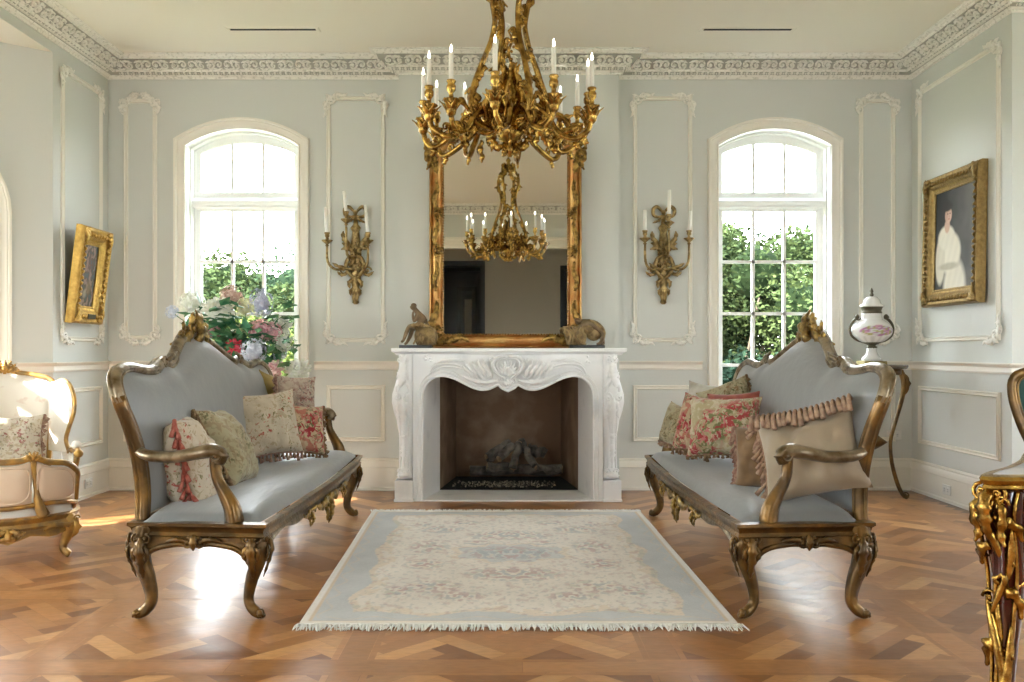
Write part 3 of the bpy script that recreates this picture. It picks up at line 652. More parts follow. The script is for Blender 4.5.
T_=[ # right window, close
 (2.6,11.2,2.8,1.25,G1,7000,'leafy green tree outside the right window, left of the panes','r'),(3.75,11.8,2.85,1.3,G1,7000,'sunlit tree filling the middle of the right window','r'),(4.6,13.5,3.0,1.6,G2,6000,'taller tree outside at the right edge of the right window','r'),
 (3.0,13.5,3.15,1.5,G1,6000,'green tree standing behind the nearer ones outside the right window','r'),(3.2,9.9,1.15,1.1,G4,5000,'dark shrub low outside the right window','r'),(2.3,10.1,1.0,.9,G4,4000,'dark shrub outside the lower left of the right window','r'),(4.5,10.6,1.3,1.2,G4,4500,'dark shrub outside the lower right of the right window','r'),
 # left window, further off
 (-3.2,17,1.35,2.2,G1,7000,'broad green tree beyond the left window','l'),(-5.6,19,1.9,2.6,G1,7000,'dark green tree at the left of the left window','l'),(-4.6,30,4.35,3.6,G2,6000,'distant tree on the skyline beyond the left window','l'),(-8.6,28,3.7,3.8,G1,6000,'distant bushy tree on the skyline at the left of the left window','l'),(-6.6,32,3.9,3.6,G2,5000,'pale distant tree on the skyline behind the left window','l'),
 (-2.4,12.5,1.55,1.5,G3,6000,'yellow green bush just beyond the left window','l'),(-4.0,13.2,1.75,1.6,G3,6000,'bright yellow green bush at the left of the left window','l'),(-3.4,11.0,.6,1.2,G3,4500,'low lime green shrub under the left window','l'),(-5.6,23,2.5,2.6,G1,6000,'mid green tree in the middle distance of the left window','l')]
for i,(x,y,zt,rad,g_,k,lab,s) in enumerate(T_):
    sh='shrub' if ('bush' in lab or 'shrub' in lab) else 'tree'
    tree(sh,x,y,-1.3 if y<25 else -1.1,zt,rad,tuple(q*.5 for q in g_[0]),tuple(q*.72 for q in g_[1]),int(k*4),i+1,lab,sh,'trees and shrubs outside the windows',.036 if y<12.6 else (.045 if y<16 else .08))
# ================================================================== FIREPLACE
PX=lambda x,Y: (x-CX)*Y/F
PZ=lambda y,Y: HC-(y-CY)*Y/F
YM=6.90
mant=thing('fireplace_mantel',(.012,YM+.2,0),label='carved white marble fireplace surround with shell cartouche between the two windows',cat='fireplace')
cx0,cy0=.012,YM+.2
def loc(mb): mb.M=Matrix.Translation((-cx0,-cy0,0))
mb=MB(); loc(mb)
sx0,sx1=PX(391,6.86),PX(627,6.86)
sp=[(0,1.118),(.010,1.120),(.018,1.128),(.022,1.136),(.034,1.140),(.044,1.146),(.046,1.168),(.040,1.172),(0,1.172)]
# shelf with moulded, gently serpentine front
path=[(sx1-.045,BR),(sx1-.045,6.905),(sx1-.12,6.905),(sx1-.16,6.93),(.45,6.925),(.25,6.905),(.012,6.900),(-.23,6.905),(-.43,6.925),(sx0+.16,6.93),(sx0+.12,6.905),(sx0+.045,6.905),(sx0+.045,BR)]
mb.mould(path,sp,lambda x,y,h:(x,y,h)); n=len(path)
mb.add([(p[0],p[1],1.1715) for p in path],[tuple(range(n))]); mb.add([(p[0],p[1],1.119) for p in path],[tuple(range(n-1,-1,-1))])
mb.build('shelf',M['marble'],mant,30)
# frieze
low=[(423.5,400),(424,392),(427,385),(433,379.5),(441,377),(449,378),(457,381),(465,385),(473,388.7),(481,390.8),(489,390.2),(495,387.6),(498,386.2),(501,389),(508,392.3)]
low=[(PX(a,YM),PZ(b,YM)) for a,b in low]; c0=PX(508,YM)
lowp=[(p.x,p.y) for p in smooth([(a,b,0) for a,b in low],4)]
full=lowp+[(2*c0-a,b) for a,b in reversed(lowp[:-1])]
fxl,fxr=full[0][0],full[-1][0]
jl,jr=PX(413,YM),PX(603,YM)
mb=MB(); loc(mb)
# front face + underside as quad strips
for (a,b),(c,d) in zip(full,full[1:]):
    mb.add([(a,YM,b),(c,YM,d),(c,YM,1.125),(a,YM,1.125)],[(0,1,2,3)]); mb.add([(a,YM,b),(c,YM,d),(c,BR+.05,d+.03),(a,BR+.05,b+.03)],[(3,2,1,0)])
for (a,b) in ((jl,fxl),(fxr,jr)): mb.add([(a,YM,0),(b,YM,0),(b,YM,1.125),(a,YM,1.125)],[(0,1,2,3)])
zf=full[0][1]
mb.build('frieze',M['marble'],mant,False)
for s,(xa,xb) in enumerate(((fxl,PX(440,7.367)),(fxr,PX(578,7.367)))):
    mb=MB(); loc(mb); mb.add([(xa,YM,0),(xb,7.36,0),(xb,7.36,1.10),(xa,YM,1.10)],[(0,1,2,3)]); mb.add([(xb,7.36,0),(xb+(-.05 if s==0 else .05),7.36,0),(xb+(-.05 if s==0 else .05),7.36,1.1),(xb,7.36,1.1)],[(0,1,2,3)])
    mb.build('inner_jamb',M['marble'],mant,False)
mb=MB(); loc(mb); allp=[(fxl,0.0)]+full+[(fxr,0.0)]
mb.mould(allp,[(0,0),(0,.014),(.010,.018),(.018,.008),(.026,.016),(.040,.018),(.048,.0)],lambda u,z,h:(u,YM-h,z)); mb.build('opening_moulding',M['marble'],mant,40)
# carved frieze
mb=MB(); Mx=Matrix.Translation((-cx0,-cy0,0))@frame((c0,YM,1.02),(1,0,0),(0,-1,0)); fl=1 if Mx[2][2]>0 else -1
mb.M=Mx@Matrix.Diagonal((1,1.8,fl,1))
for i in range(9):
    a=-1.35+i*.3375; mb.leaf([(0,.012,-.055),(math.sin(a)*.045,.03,-.045+math.cos(a)*.05),(math.sin(a)*.078,.022,-.045+math.cos(a)*.10)],.014,.6,2)
for s in (-1,1):
    stube(mb,[(s*.004,.014,.088),(s*.07,.02,.085),(s*.115,.024,.045),(s*.105,.024,-.01),(s*.06,.02,-.055),(s*.03,.02,-.075)],[.008,.013,.014,.013,.011,.008],7,up=(0,1,0))
    stube(mb,[(s*.01,.012,.068),(s*.06,.016,.066),(s*.088,.018,.035),(s*.082,.018,-.005),(s*.05,.014,-.04)],[.005,.008,.008,.008,.005],6,up=(0,1,0))
    mb.volute((s*.052,-.088),.030,1.2,PI/2,.28,s,y=.015); mb.volute((s*.128,.066),.026,1.2,0,.28,-s,y=.012); mb.volute((s*.145,-.055),.034,1.3,PI,.22,s,y=.012)
    for k in range(5):
        q=k*.036; mb.leaf([(s*(.125+q),.010,-.075-.002*k),(s*(.15+q),.022,-.02-.004*k),(s*(.19+q*1.05),.016,.035-.006*k),(s*(.185+q*1.1),.010,.075-.012*k)],.017-.001*k,.55,4)
    for k in range(4): mb.ball((s*(.165+.036*k),.012,.0-.012*k),.010,6,4)
    mb.leaf([(s*.08,.010,-.098),(s*.18,.018,-.112),(s*.30,.014,-.085),(s*.42,.008,-.02)],.020,.5,6)
    mb.leaf([(s*.33,.006,.05),(s*.42,.014,.062),(s*.52,.012,.05),(s*.59,.006,.01)],.014,.5,5)
    stube(mb,[(s*.28,.004,-.03),(s*.38,.012,.02),(s*.47,.014,.035),(s*.56,.012,.015),(s*.60,.004,-.05)],[.004,.009,.010,.009,.004],6,up=(0,1,0))
    stube(mb,[(s*.25,.004,-.06),(s*.36,.010,-.005),(s*.47,.012,.010),(s*.55,.010,-.012),(s*.585,.004,-.07)],[.003,.007,.007,.007,.003],6,up=(0,1,0))
    mb.scatter((s*.615,.065),.030,.026,9,.011,5+s)
    mb.ball((s*.40,.016,-.055),(.012,.012,.010),6,4)
for i in range(7):
    a=-1.2+i*.4; mb.leaf([(0,.02,-.085),(math.sin(a)*.034,.036,-.10-math.cos(a)*.020),(math.sin(a)*.05,.024,-.10-math.cos(a)*.038)],.010,.7,1)
mb.M=None; mb.build('shell_carving',M['marble'],mant)
# carved console legs
def cleg(side):
    ix=PX(413,YM) if side<0 else PX(603,YM); o=-1 if side<0 else 1
    zs=[.175,.20,.26,.34,.45,.55,.62,.70,.76,.82,.90,.98,1.05,1.125]
    wo=[.125,.12,.098,.092,.10,.118,.128,.150,.160,.158,.135,.112,.105,.112]
    dp=[.02,.015,-.01,-.01,0,.012,.02,.045,.060,.060,.045,.035,.035,.03]
    mb=MB(); loc(mb); vs=[];fs=[]
    for z,w_,d in zip(zs,wo,dp):
        x2=ix+o*w_; y=YM-.0-d
        vs+=[(ix,YM+.02,z),(ix+o*.006,y+.012,z),(ix+o*w_*.22,y-.006,z),(ix+o*w_*.5,y-.016,z),(ix+o*w_*.78,y-.006,z),(x2-o*.004,y+.012,z),(x2,BR,z)]
    for i in range(len(zs)-1):
        for j in range(6): a=i*7+j; fs.append((a,a+1,a+8,a+7))
    mb.add(vs,fs); b=mb.build('console_leg',M['marble'],mant,50)
    mb=MB(); loc(mb); x0_,x1_=sorted((ix-o*.002,ix+o*.135)); mb.box(x0_,YM-.05,0,x1_,BR,.165,.006); mb.box(x0_-.006,YM-.058,0,x1_+.006,BR,.022,.004); mb.build('plinth_block',M['marble'],b,False)
    mb=MB(); xc=ix+o*.065; Mx=Matrix.Translation((-cx0,-cy0,0))@frame((xc,YM-.02,0),(1,0,0),(0,-1,0)); mb.M=Mx@Matrix.Diagonal((1,1.25,1 if Mx[2][2]>0 else -1,1))
    mb.volute((.02,1.085),.036,1.4,PI/2,.22,1,y=.03); mb.volute((-.03,1.085),.030,1.3,PI/2,.22,-1,y=.03)
    mb.leaf([(0,.04,1.06),(0,.06,1.0),(o*.01,.07,.93),(o*.03,.06,.87)],.036,.4,6)
    for s in (-1,1):
        mb.leaf([(0,.05,1.02),(s*.03,.055,.98),(s*.045,.05,.93)],.018,.5); mb.volute((s*.042+o*.01,.80),.032,1.3,PI/2,.26,s,y=.05)
        mb.leaf([(0,.06,.78),(s*.03,.07,.74),(s*.035,.05,.68),(s*.05,.04,.64)],.022,.5,4); mb.leaf([(s*.012,.05,.92),(s*.045,.06,.88),(s*.05,.05,.83)],.016,.5)
        stube(mb,[(s*.036,.045,.70),(s*.034,.03,.6),(s*.028,.02,.48),(s*.028,.016,.36),(s*.032,.016,.25)],[.008,.008,.007,.006,.007],6)
        mb.volute((s*.035,.235),.028,1.2,-PI/2,.28,-s,y=.02)
    mb.leaf([(0,.07,.80),(0,.08,.72),(0,.05,.64),(0,.035,.56)],.024,.5,5)
    stube(mb,[(0,.04,.62),(0,.03,.5),(0,.02,.38),(0,.02,.26)],[.008,.007,.006,.007],6)
    mb.ball((o*.002,.03,.50),(.022,.018,.022),8,5); mb.volute((0,.50),.03,1,0,.2,1,y=.03); mb.leaf([(0,.03,.44),(0,.035,.38),(0,.03,.28)],.022,.5,5)
    mb.leaf([(0,.02,.22),(0,.04,.205),(0,.03,.19)],.05,.4,4)
    mb.M=None; mb.build('leaf_carving',M['marble'],b)
cleg(-1); cleg(1)
mb=MB(); loc(mb); mb.box(PX(396,YM),YM-.03,0.0,PX(622,YM),7.40,.012,.003); mb.build('hearth_slab',M['marble'],mant,False)
# firebox lining
fb=thing('firebox',(.012,7.7,0),label='dark brown stone lined firebox inside the marble fireplace',cat='firebox')
mb=MB(); mb.M=Matrix.Translation((-.012,-7.7,0)); bl,br_,yb=-.46,.487,8.15; l0,r0=PX(439,7.367),PX(579,7.367); zt=1.12
mb.add([(l0,7.355,.0),(bl,yb,.0),(bl,yb,zt),(l0,7.355,zt)],[(0,1,2,3)]); mb.add([(r0,7.355,.0),(br_,yb,.0),(br_,yb,zt),(r0,7.355,zt)],[(3,2,1,0)])
mb.add([(bl,yb,0),(br_,yb,0),(br_,yb,zt),(bl,yb,zt)],[(0,1,2,3)]); mb.add([(l0,7.355,zt),(r0,7.355,zt),(br_,yb,zt),(bl,yb,zt)],[(0,1,2,3)]); mb.build('stone_lining',M['fireback'],fb,False)
mb=MB(); mb.M=Matrix.Translation((-.012,-7.7,0)); mb.add([(l0-.05,7.366,.014),(r0+.05,7.366,.014),(br_,yb,.014),(bl,yb,.014)],[(0,1,2,3)]); mb.build('burner_bed',M['soot'],fb,False)
mb=MB(); rn=random.Random(5)
for i in range(420):
    y=rn.uniform(7.50,7.82); x=rn.gauss(.02,.22)
    if abs(x)<.46: mb.ball((x,y,.018),(rn.uniform(.005,.012),)*3,5,3)
o=mb.build('embers',M['ember']); tag(o,'heap of small grey ember granules on the firebox floor','embers',kind='stuff')
def log(p,q,r,lab,endc=True):
    P=Vector(p);Q=Vector(q); t=thing('fire_log',P,label=lab,cat='log',group='logs in the firebox'); d=Q-P; rn=random.Random(int(P.x*1000))
    mb=MB(); pts=[d*(i/7)+Vector((rn.gauss(0,.006),rn.gauss(0,.006),rn.gauss(0,.006))) for i in range(8)]; mb.tube(pts,[r*rn.uniform(.85,1.12) for _ in pts],9,caps=True); mb.build('bark',M['log'],t,False)
    u=d.normalized()
    for ab in ((u*-.003,u*.002),(d-u*.002,d+u*.003)): mb=MB(); mb.tube(list(ab),[r*.8]*2,9); mb.build('cut_end',M['logend'],t,False)
def fp(x,y,Y): return at(x,y,Y)
log(fp(470,470,7.75),fp(562,469,7.78),.047,'longest grey log lying across the back of the embers')
log(fp(487,467,7.62),fp(513,468,7.66),.045,'short tan split log lying in front at the left of the log pile')
log(fp(487,458,7.70),fp(509,444,7.80),.045,'dark log leaning up to the right at the left of the log pile')
log(fp(499,459,7.62),fp(512,446,7.74),.036,'charred middle log leaning in the centre left of the log pile')
log(fp(513,468,7.58),fp(519,443,7.76),.036,'upright grey log with tan foot in the centre of the log pile')
log(fp(534,466,7.60),fp(520,440,7.80),.030,'thin log leaning up to the left from the right of the log pile')
log(fp(527,449,7.78),fp(545,453,7.78),.050,'short black log resting at the right top of the log pile')
log(fp(536,468,7.60),fp(560,470,7.70),.026,'thin dark log lying at the lower right of the log pile')
# ================================================================== MIRROR
YG=7.245
mir=thing('overmantel_mirror',(-.012,YG,1.174),label='tall gilt overmantel mirror with arched top standing on the marble mantel',cat='mirror')
mx=(PX(429.5,YG)+PX(581.5,YG))/2; mh=(PX(581.5,YG)-PX(429.5,YG))/2; fw=.112
def oarch(hw,zsp,rise,zb): return [(mx-hw,zb)]+arch(mx,hw,zsp,rise,24)+[(mx+hw,zb)]
zo_b=1.176; zo_s=PZ(150,YG); zo_t=PZ(121,YG)
I=oarch(mh-fw,zo_s-.03,zo_t-zo_s-.02,zo_b+.108)
def mm(u,z,h): return (u+.012,-h,z-1.174)
mb=MB(); mb.mould(I,[(0,0),(0,.022),(.006,.030),(.010,.022),(.018,.030),(.030,.046),(.050,.054),(.070,.050),(.082,.040),(.088,.052),(.096,.062),(.106,.056),(.112,.030),(.112,-.02),(0,-.02)],mm,closed=True); mb.build('frame',M['mgold'],mir,40)
mb=MB(); mb.add([mm(p[0],p[1],.006) for p in I],[tuple(range(len(I)))]); mb.build('mirror_glass',M['mirror'],mir,False)
mb=MB(); Ps=[Vector((*p,0)) for p in I]; P2=Ps+[Ps[0]]
for a,b in zip(P2,P2[1:]):
    L_=(b-a).length; k=max(1,int(L_/.022))
    for i in range(k): p=a.lerp(b,(i+.5)/k); q=mm(p.x,p.y,.03); mb.ball(q,.0075,5,3)
mb.build('bead_border',M['mdark'],mir)
def mo(x,z,w,rot_=0,tall=1,seed=1,name='carved_ornament'):
    mb=MB(); Mx=frame((x+.012,-.045,z-1.174),(1,0,0),(0,-1,0)); Mx=Mx@Matrix.Diagonal((1,1,1 if Mx[2][2]>0 else -1,1))@Matrix.Rotation(rot_,4,'Y'); cartouche(mb,Mx,w,seed,tall); mb.build(name,M['mdark'],mir)
hs=mh-fw/2
for s in (-1,1):
    mb=MB(); Mx=frame((mx+s*hs+.012,-.05,zo_s+.0-1.174),(1,0,0),(0,-1,0)); mb.M=Mx@Matrix.Diagonal((s,1,1 if Mx[2][2]>0 else -1,1))
    mb.volute((.05,.03),.045,1.3,PI/2,.26,-1,y=.0); mb.volute((.035,-.05),.04,1.2,0,.26,1,y=.0); mb.leaf([(.02,0,.0),(.075,.02,-.05),(.05,.01,-.12),(.075,.0,-.17)],.026,.5)
    mb.leaf([(0,0,.0),(-.06,.02,.06),(-.13,.01,.07),(-.18,0,.10)],.026,.5); mb.leaf([(.01,0,-.05),(.01,.02,-.13),(-.01,.01,-.2)],.03,.4,5); mb.scatter((.03,-.01),.06,.08,16,.014,3)
    mb.M=None; mb.build('corner_ornament',M['mdark'],mir)
    mb=MB(); Mx=frame((mx+s*hs+.012,-.05,0),(1,0,0),(0,-1,0)); mb.M=Mx@Matrix.Diagonal((s,1,1 if Mx[2][2]>0 else -1,1)); z0=1.23-1.174
    mb.volute((-.01,z0+.03),.05,1.3,PI,.25,1); mb.volute((.045,z0+.10),.035,1.2,0,.26,-1); mb.leaf([(-.02,0,z0),(-.10,.02,z0+.0),(-.2,.015,z0+.03),(-.27,0,z0-.01)],.034,.4,6)
    mb.leaf([(.01,0,z0+.05),(.03,.02,z0+.15),(-.01,.02,z0+.24),(.0,0,z0+.33)],.032,.4,6); mb.scatter((0,z0+.05),.06,.07,18,.015,4); mb.M=None; mb.build('foot_ornament',M['mdark'],mir)
    for z in (1.95,2.25): mo(mx+s*hs,z,.42,PI/2 if s<0 else -PI/2,1)
    mb=MB(); Mx=frame((mx+s*hs+.012,-.05,0),(1,0,0),(0,-1,0)); mb.M=Mx@Matrix.Diagonal((s,1,1 if Mx[2][2]>0 else -1,1))
    for z in (1.75,2.1,2.4): mb.leaf([(0,0,z-1.174-.12),(.012,.012,z-1.174-.04),(-.012,.012,z-1.174+.04),(0,0,z-1.174+.13)],.024,.4,7)
    mb.M=None; mb.build('leaf_trail',M['mdark'],mir)
mb=MB(); Mx=frame((mx+.012,-.05,zo_t-.05-1.174),(1,0,0),(0,-1,0)); cartouche(mb,Mx@Matrix.Diagonal((1,1,1 if Mx[2][2]>0 else -1,1)),1.3,2,.8); mb.build('top_cartouche',M['mdark'],mir)
# ================================================================== WALL SCONCES
def sconce(x,lab,cups,zb,name='wall_sconce',flip=1):
    Y=D-.012; zt=PZ(204,Y); z0=PZ(305,Y); r=thing(name,(x,Y,zt-.45),label=lab,cat='sconce',group=None); zo=zt-.45
    mb=MB(); mb.M=frame((0,0,0),(1,0,0),(0,-1,0))@Matrix.Diagonal((flip,1,1,1)); q=frame((0,0,0),(1,0,0),(0,-1,0)); 
    if q[2][2]<0: mb.M=q@Matrix.Diagonal((flip,1,-1,1))
    # ribbon bow
    for s in (-1,1):
        stube(mb,[(0,.02,.37),(s*.05,.03,.42),(s*.085,.035,.40),(s*.08,.03,.35),(s*.03,.02,.34),(0,.02,.36)],[.008,.016,.018,.015,.012,.008],6,up=(0,1,0)); mb.leaf([(0,.02,.35),(s*.04,.03,.31),(s*.09,.02,.29)],.013,.5)
        # wings / leaves at the middle
        for k in range(4): mb.leaf([(s*.01,.04,.05),(s*(.06+.01*k),.06,.08+.028*k),(s*(.115-.006*k),.045,.07+.05*k)],.020,.45,3)
        # scroll body
        stube(mb,[(0,.03,.03),(s*.05,.05,.0),(s*.075,.05,-.07),(s*.04,.04,-.14),(s*.005,.03,-.16)],[.012,.017,.017,.015,.010],7,up=(0,1,0)); mb.volute((s*.045,-.06),.045,1.3,PI/2,.24,-s,y=.04)
        mb.volute((s*.10,-.10),.032,1.2,0,.26,s,y=.03); mb.leaf([(s*.06,.03,-.12),(s*.11,.04,-.14),(s*.15,.03,-.11)],.015,.5); mb.leaf([(s*.01,.03,-.17),(s*.05,.04,-.20),(s*.045,.03,-.25)],.018,.5); mb.leaf([(0,.03,-.24),(s*.04,.04,-.27),(s*.035,.03,-.31)],.014,.5)
    mb.lathe([(.012,-.38),(.028,-.365),(.022,-.34),(.030,-.30),(.024,-.26),(.040,-.20),(.05,-.1),(.045,0),(.05,.08),(.035,.16),(.03,.22),(.045,.25),(.02,.28),(.012,.36)],10,(0,.015,0),sy=.5)
    for k in range(3): mb.leaf([(0,.03,-.20),((k-1)*.018,.035,-.28),((k-1)*.012,.02,-.38)],.013,.6)
    mb.scatter((0,.06),.05,.08,18,.014,3,y=.04); mb.scatter((0,-.10),.035,.08,14,.012,4,y=.04); mb.ball((0,.03,.375),.02,8,5)
    mb.M=None; mb.build('backplate',M['bronze'],r)
    for (dx,dy,zc,zt_,lean) in cups:
        mb=MB(); sg=1 if dx>0 else -1
        if abs(dx)>.06: stube(mb,[(sg*.02,-.04,-.10),(sg*.06,-.08,-.09),(dx*.7,dy*.8,-.10),(dx*.97,dy,-.04),(dx,dy,zc-.05)],[.014,.012,.011,.011,.010],7); mb.leaf([(sg*.05,-.07,-.09),(dx*.6,dy*.8,-.075),(dx*.8,dy,-.05)],.016,.4,3)
        else: stube(mb,[(0,-.03,.0),(dx,dy*.8,.02),(dx,dy,zc-.06)],[.014,.012,.010],7)
        a=mb.build('candle_arm',M['bronze'],r)
        mb=MB(); mb.lathe([(.006,-.055),(.016,-.048),(.010,-.035),(.030,-.018),(.046,-.006),(.044,0),(.014,.004),(.012,.020),(.020,.030),(.018,.045),(.024,.056),(.022,.062),(.010,.06)],12,(dx,dy,zc)); mb.build('drip_pan',M['bronze'],a)
        mb=MB(); mb.tube([(dx,dy,zc+.055),(dx+lean*.5,dy,(zc+zt_)/2),(dx+lean,dy,zt_)],[.0145,.0145,.0135],10); mb.build('candle',M['candle'],a)
Ys=D-.012; zo=PZ(204,Ys)-.45
def cup(px,yc,yt,dy,xc,lean=0): return ((px-xc)/120.9*(Ys-dy)/Ys*1.0, -dy, PZ(yc,Ys-dy)-zo, PZ(yt,Ys-dy)-zo, lean/120.9)
sconce(PX(356,Ys),'gilt bronze three candle wall sconce left of the mirror',[cup(330,240,207,.14,356,-1.5),cup(370,240,205,.10,356,-2.5),cup(350,219,191,.18,356,-2)],0)
sconce(PX(663,Ys),'gilt bronze three candle wall sconce right of the mirror',[cup(642,238,210,.14,663,0),cup(686,238,211,.14,663,1.5),cup(665,222,190,.18,663,.5)],0,flip=-1)
# ================================================================== CHANDELIER
ch=thing('chandelier',(.015,4.55,0),label='large gilt bronze chandelier with twelve white candle lights above the rug',cat='chandelier')
Zc=2.62-.045; cz=ch.location
# the twelve lights: offsets read from where each tip stands
H_=1.469
tips=[(423.5,69),(429,51),(437,82),(451,44),(465,84),(495,34),(515,89),(554,38),(560,88),(577,76),(588,59.5),(592,53)]
lamps=[]
for x,y in tips:
    Dp=850*H_/(351-y); X=(x-507)*Dp/850-.015; Yo=(Dp-4.3)*1.0
    lamps.append((X,Yo))
# body
mb=MB(); mb.lathe([(.008,2.13),(.02,2.15),(.028,2.17),(.018,2.19),(.05,2.215),(.066,2.25),(.062,2.275),(.045,2.29),(.05,2.30),(.085,2.31),(.08,2.33),(.03,2.345),(.025,2.38),(.045,2.41),(.05,2.45),(.03,2.50),(.012,2.56),(.004,2.60)],28,flute=(14,.10)); mb.build('baluster',M['gold'],ch,60)
mb=MB()
for k in range(8):
    a=k*PI/4; mb.M=Matrix.Rotation(a,4,'Z')
    mb.leaf([(.02,0,2.20),(.07,0,2.175),(.085,0,2.215),(.115,0,2.21)],.020,.4,4,up=(0,1,0)) if k%2==0 else mb.leaf([(.015,0,2.19),(.04,0,2.15),(.05,0,2.17)],.018,.4,3,up=(0,1,0))
    mb.leaf([(.03,0,2.36),(.08,0,2.40),(.06,0,2.47),(.10,0,2.50)],.026,.35,4,up=(0,1,0))
    mb.leaf([(.03,0,2.42),(.05,0,2.49),(.03,0,2.56),(.05,0,2.60)],.020,.4,4,up=(0,1,0))
    mb.volute((.13,2.33),.045,1.3,PI/2,.22,1,y=0) if k%2==0 else mb.volute((.11,2.28),.035,1.3,-PI/2,.24,-1,y=0)
mb.M=None
for k in range(14): t=k/13; mb.ball((.018*math.sin(k*1.3),.018*math.cos(k*1.3),2.50+.22*t),.014*(1-.5*t),6,4)
stube(mb,[(0,0,2.48),(.012,0,2.58),(-.008,0,2.66),(.010,0,2.72),(-.01,0,2.77)],[.010,.009,.008,.007,.003],6)
mb.build('leaf_cluster',M['gold'],ch)
# four leafy suspension bars
for k in range(4):
    a=R(26+90*k); c,s=math.cos(a),math.sin(a)
    rz=[(.10,2.26),(.18,2.28),(.21,2.34),(.205,2.44),(.165,2.56),(.11,2.69),(.085,2.80),(.10,2.90),(.125,2.98),(.12,3.06),(.07,3.13),(.012,3.16)]
    P=smooth([(r*c,r*s,z) for r,z in rz],4)
    mb=MB(); mb.tube(P,lerp_list([.011,.016,.018,.017,.015,.014,.014,.014,.014,.013,.012,.009],len(P)),8,lobes=(3,.15),twist=.18)
    b=mb.build('suspension_bar',M['gold'],ch)
    mb=MB(); n_=len(P); t_=Vector((-s,c,0))
    for i in range(2,n_-3,2):
        p=P[i]; d=(P[i+1]-P[i]).normalized(); side=1 if (i//3)%2 else -1
        o_=Vector((c,s,0))*(.5+.3*math.sin(i))*side*.7+t_*(.6 if (i//3)%3 else -.8)
        L_=.062+.02*math.sin(i*2.1)
        mb.leaf([p-d*.02,p+d*.025+o_*.016,p+d*.06+o_*.030,p+d*.050+o_*(.030+L_*.55)],.020,.38,3,up=tuple(o_.cross(d)))
    mb.volute((0,0),.001); q=P[6]
    mb.build('acanthus_leaves',M['gold'],b)
    # ground scroll at the bar's foot
    mb=MB(); mb.M=Matrix.Rotation(a,4,'Z'); mb.volute((.235,2.28),.05,1.4,PI,.22,1,y=0); mb.volute((.17,2.36),.04,1.2,0,.22,-1,y=.02); mb.leaf([(.16,0,2.30),(.20,0,2.25),(.225,0,2.20)],.024,.4,4); mb.leaf([(.22,0,2.33),(.27,.01,2.38),(.30,.02,2.36),(.33,.02,2.385)],.018,.4,3); mb.M=None
    mb.build('foot_scroll',M['gold'],ch)
mb=MB(); mb.lathe([(.012,3.12),(.03,3.15),(.05,3.17),(.03,3.20),(.018,3.23),(.03,3.25),(.012,3.28)],16)
for k in range(8): mb.M=Matrix.Rotation(k*PI/4,4,'Z'); mb.leaf([(.02,0,3.17),(.06,0,3.20),(.065,0,3.15),(.085,0,3.13)],.02,.4,3)
mb.M=None; mb.build('crown',M['gold'],ch)
mb=MB()
for k in range(6):
    z=3.27+k*.042; pts=[(.014*math.cos(t) if k%2 else 0, 0 if k%2 else .014*math.cos(t), z+.026*math.sin(t)) for t in [2*PI*i/10 for i in range(10)]]; mb.tube(pts,.0035,5,closed=True)
mb.build('chain',M['gold'],ch)
mb=MB(); mb.lathe([(.01,3.505),(.04,3.51),(.075,3.525),(.08,3.54),(.08,3.55)],20); mb.build('ceiling_canopy',M['gold'],ch)
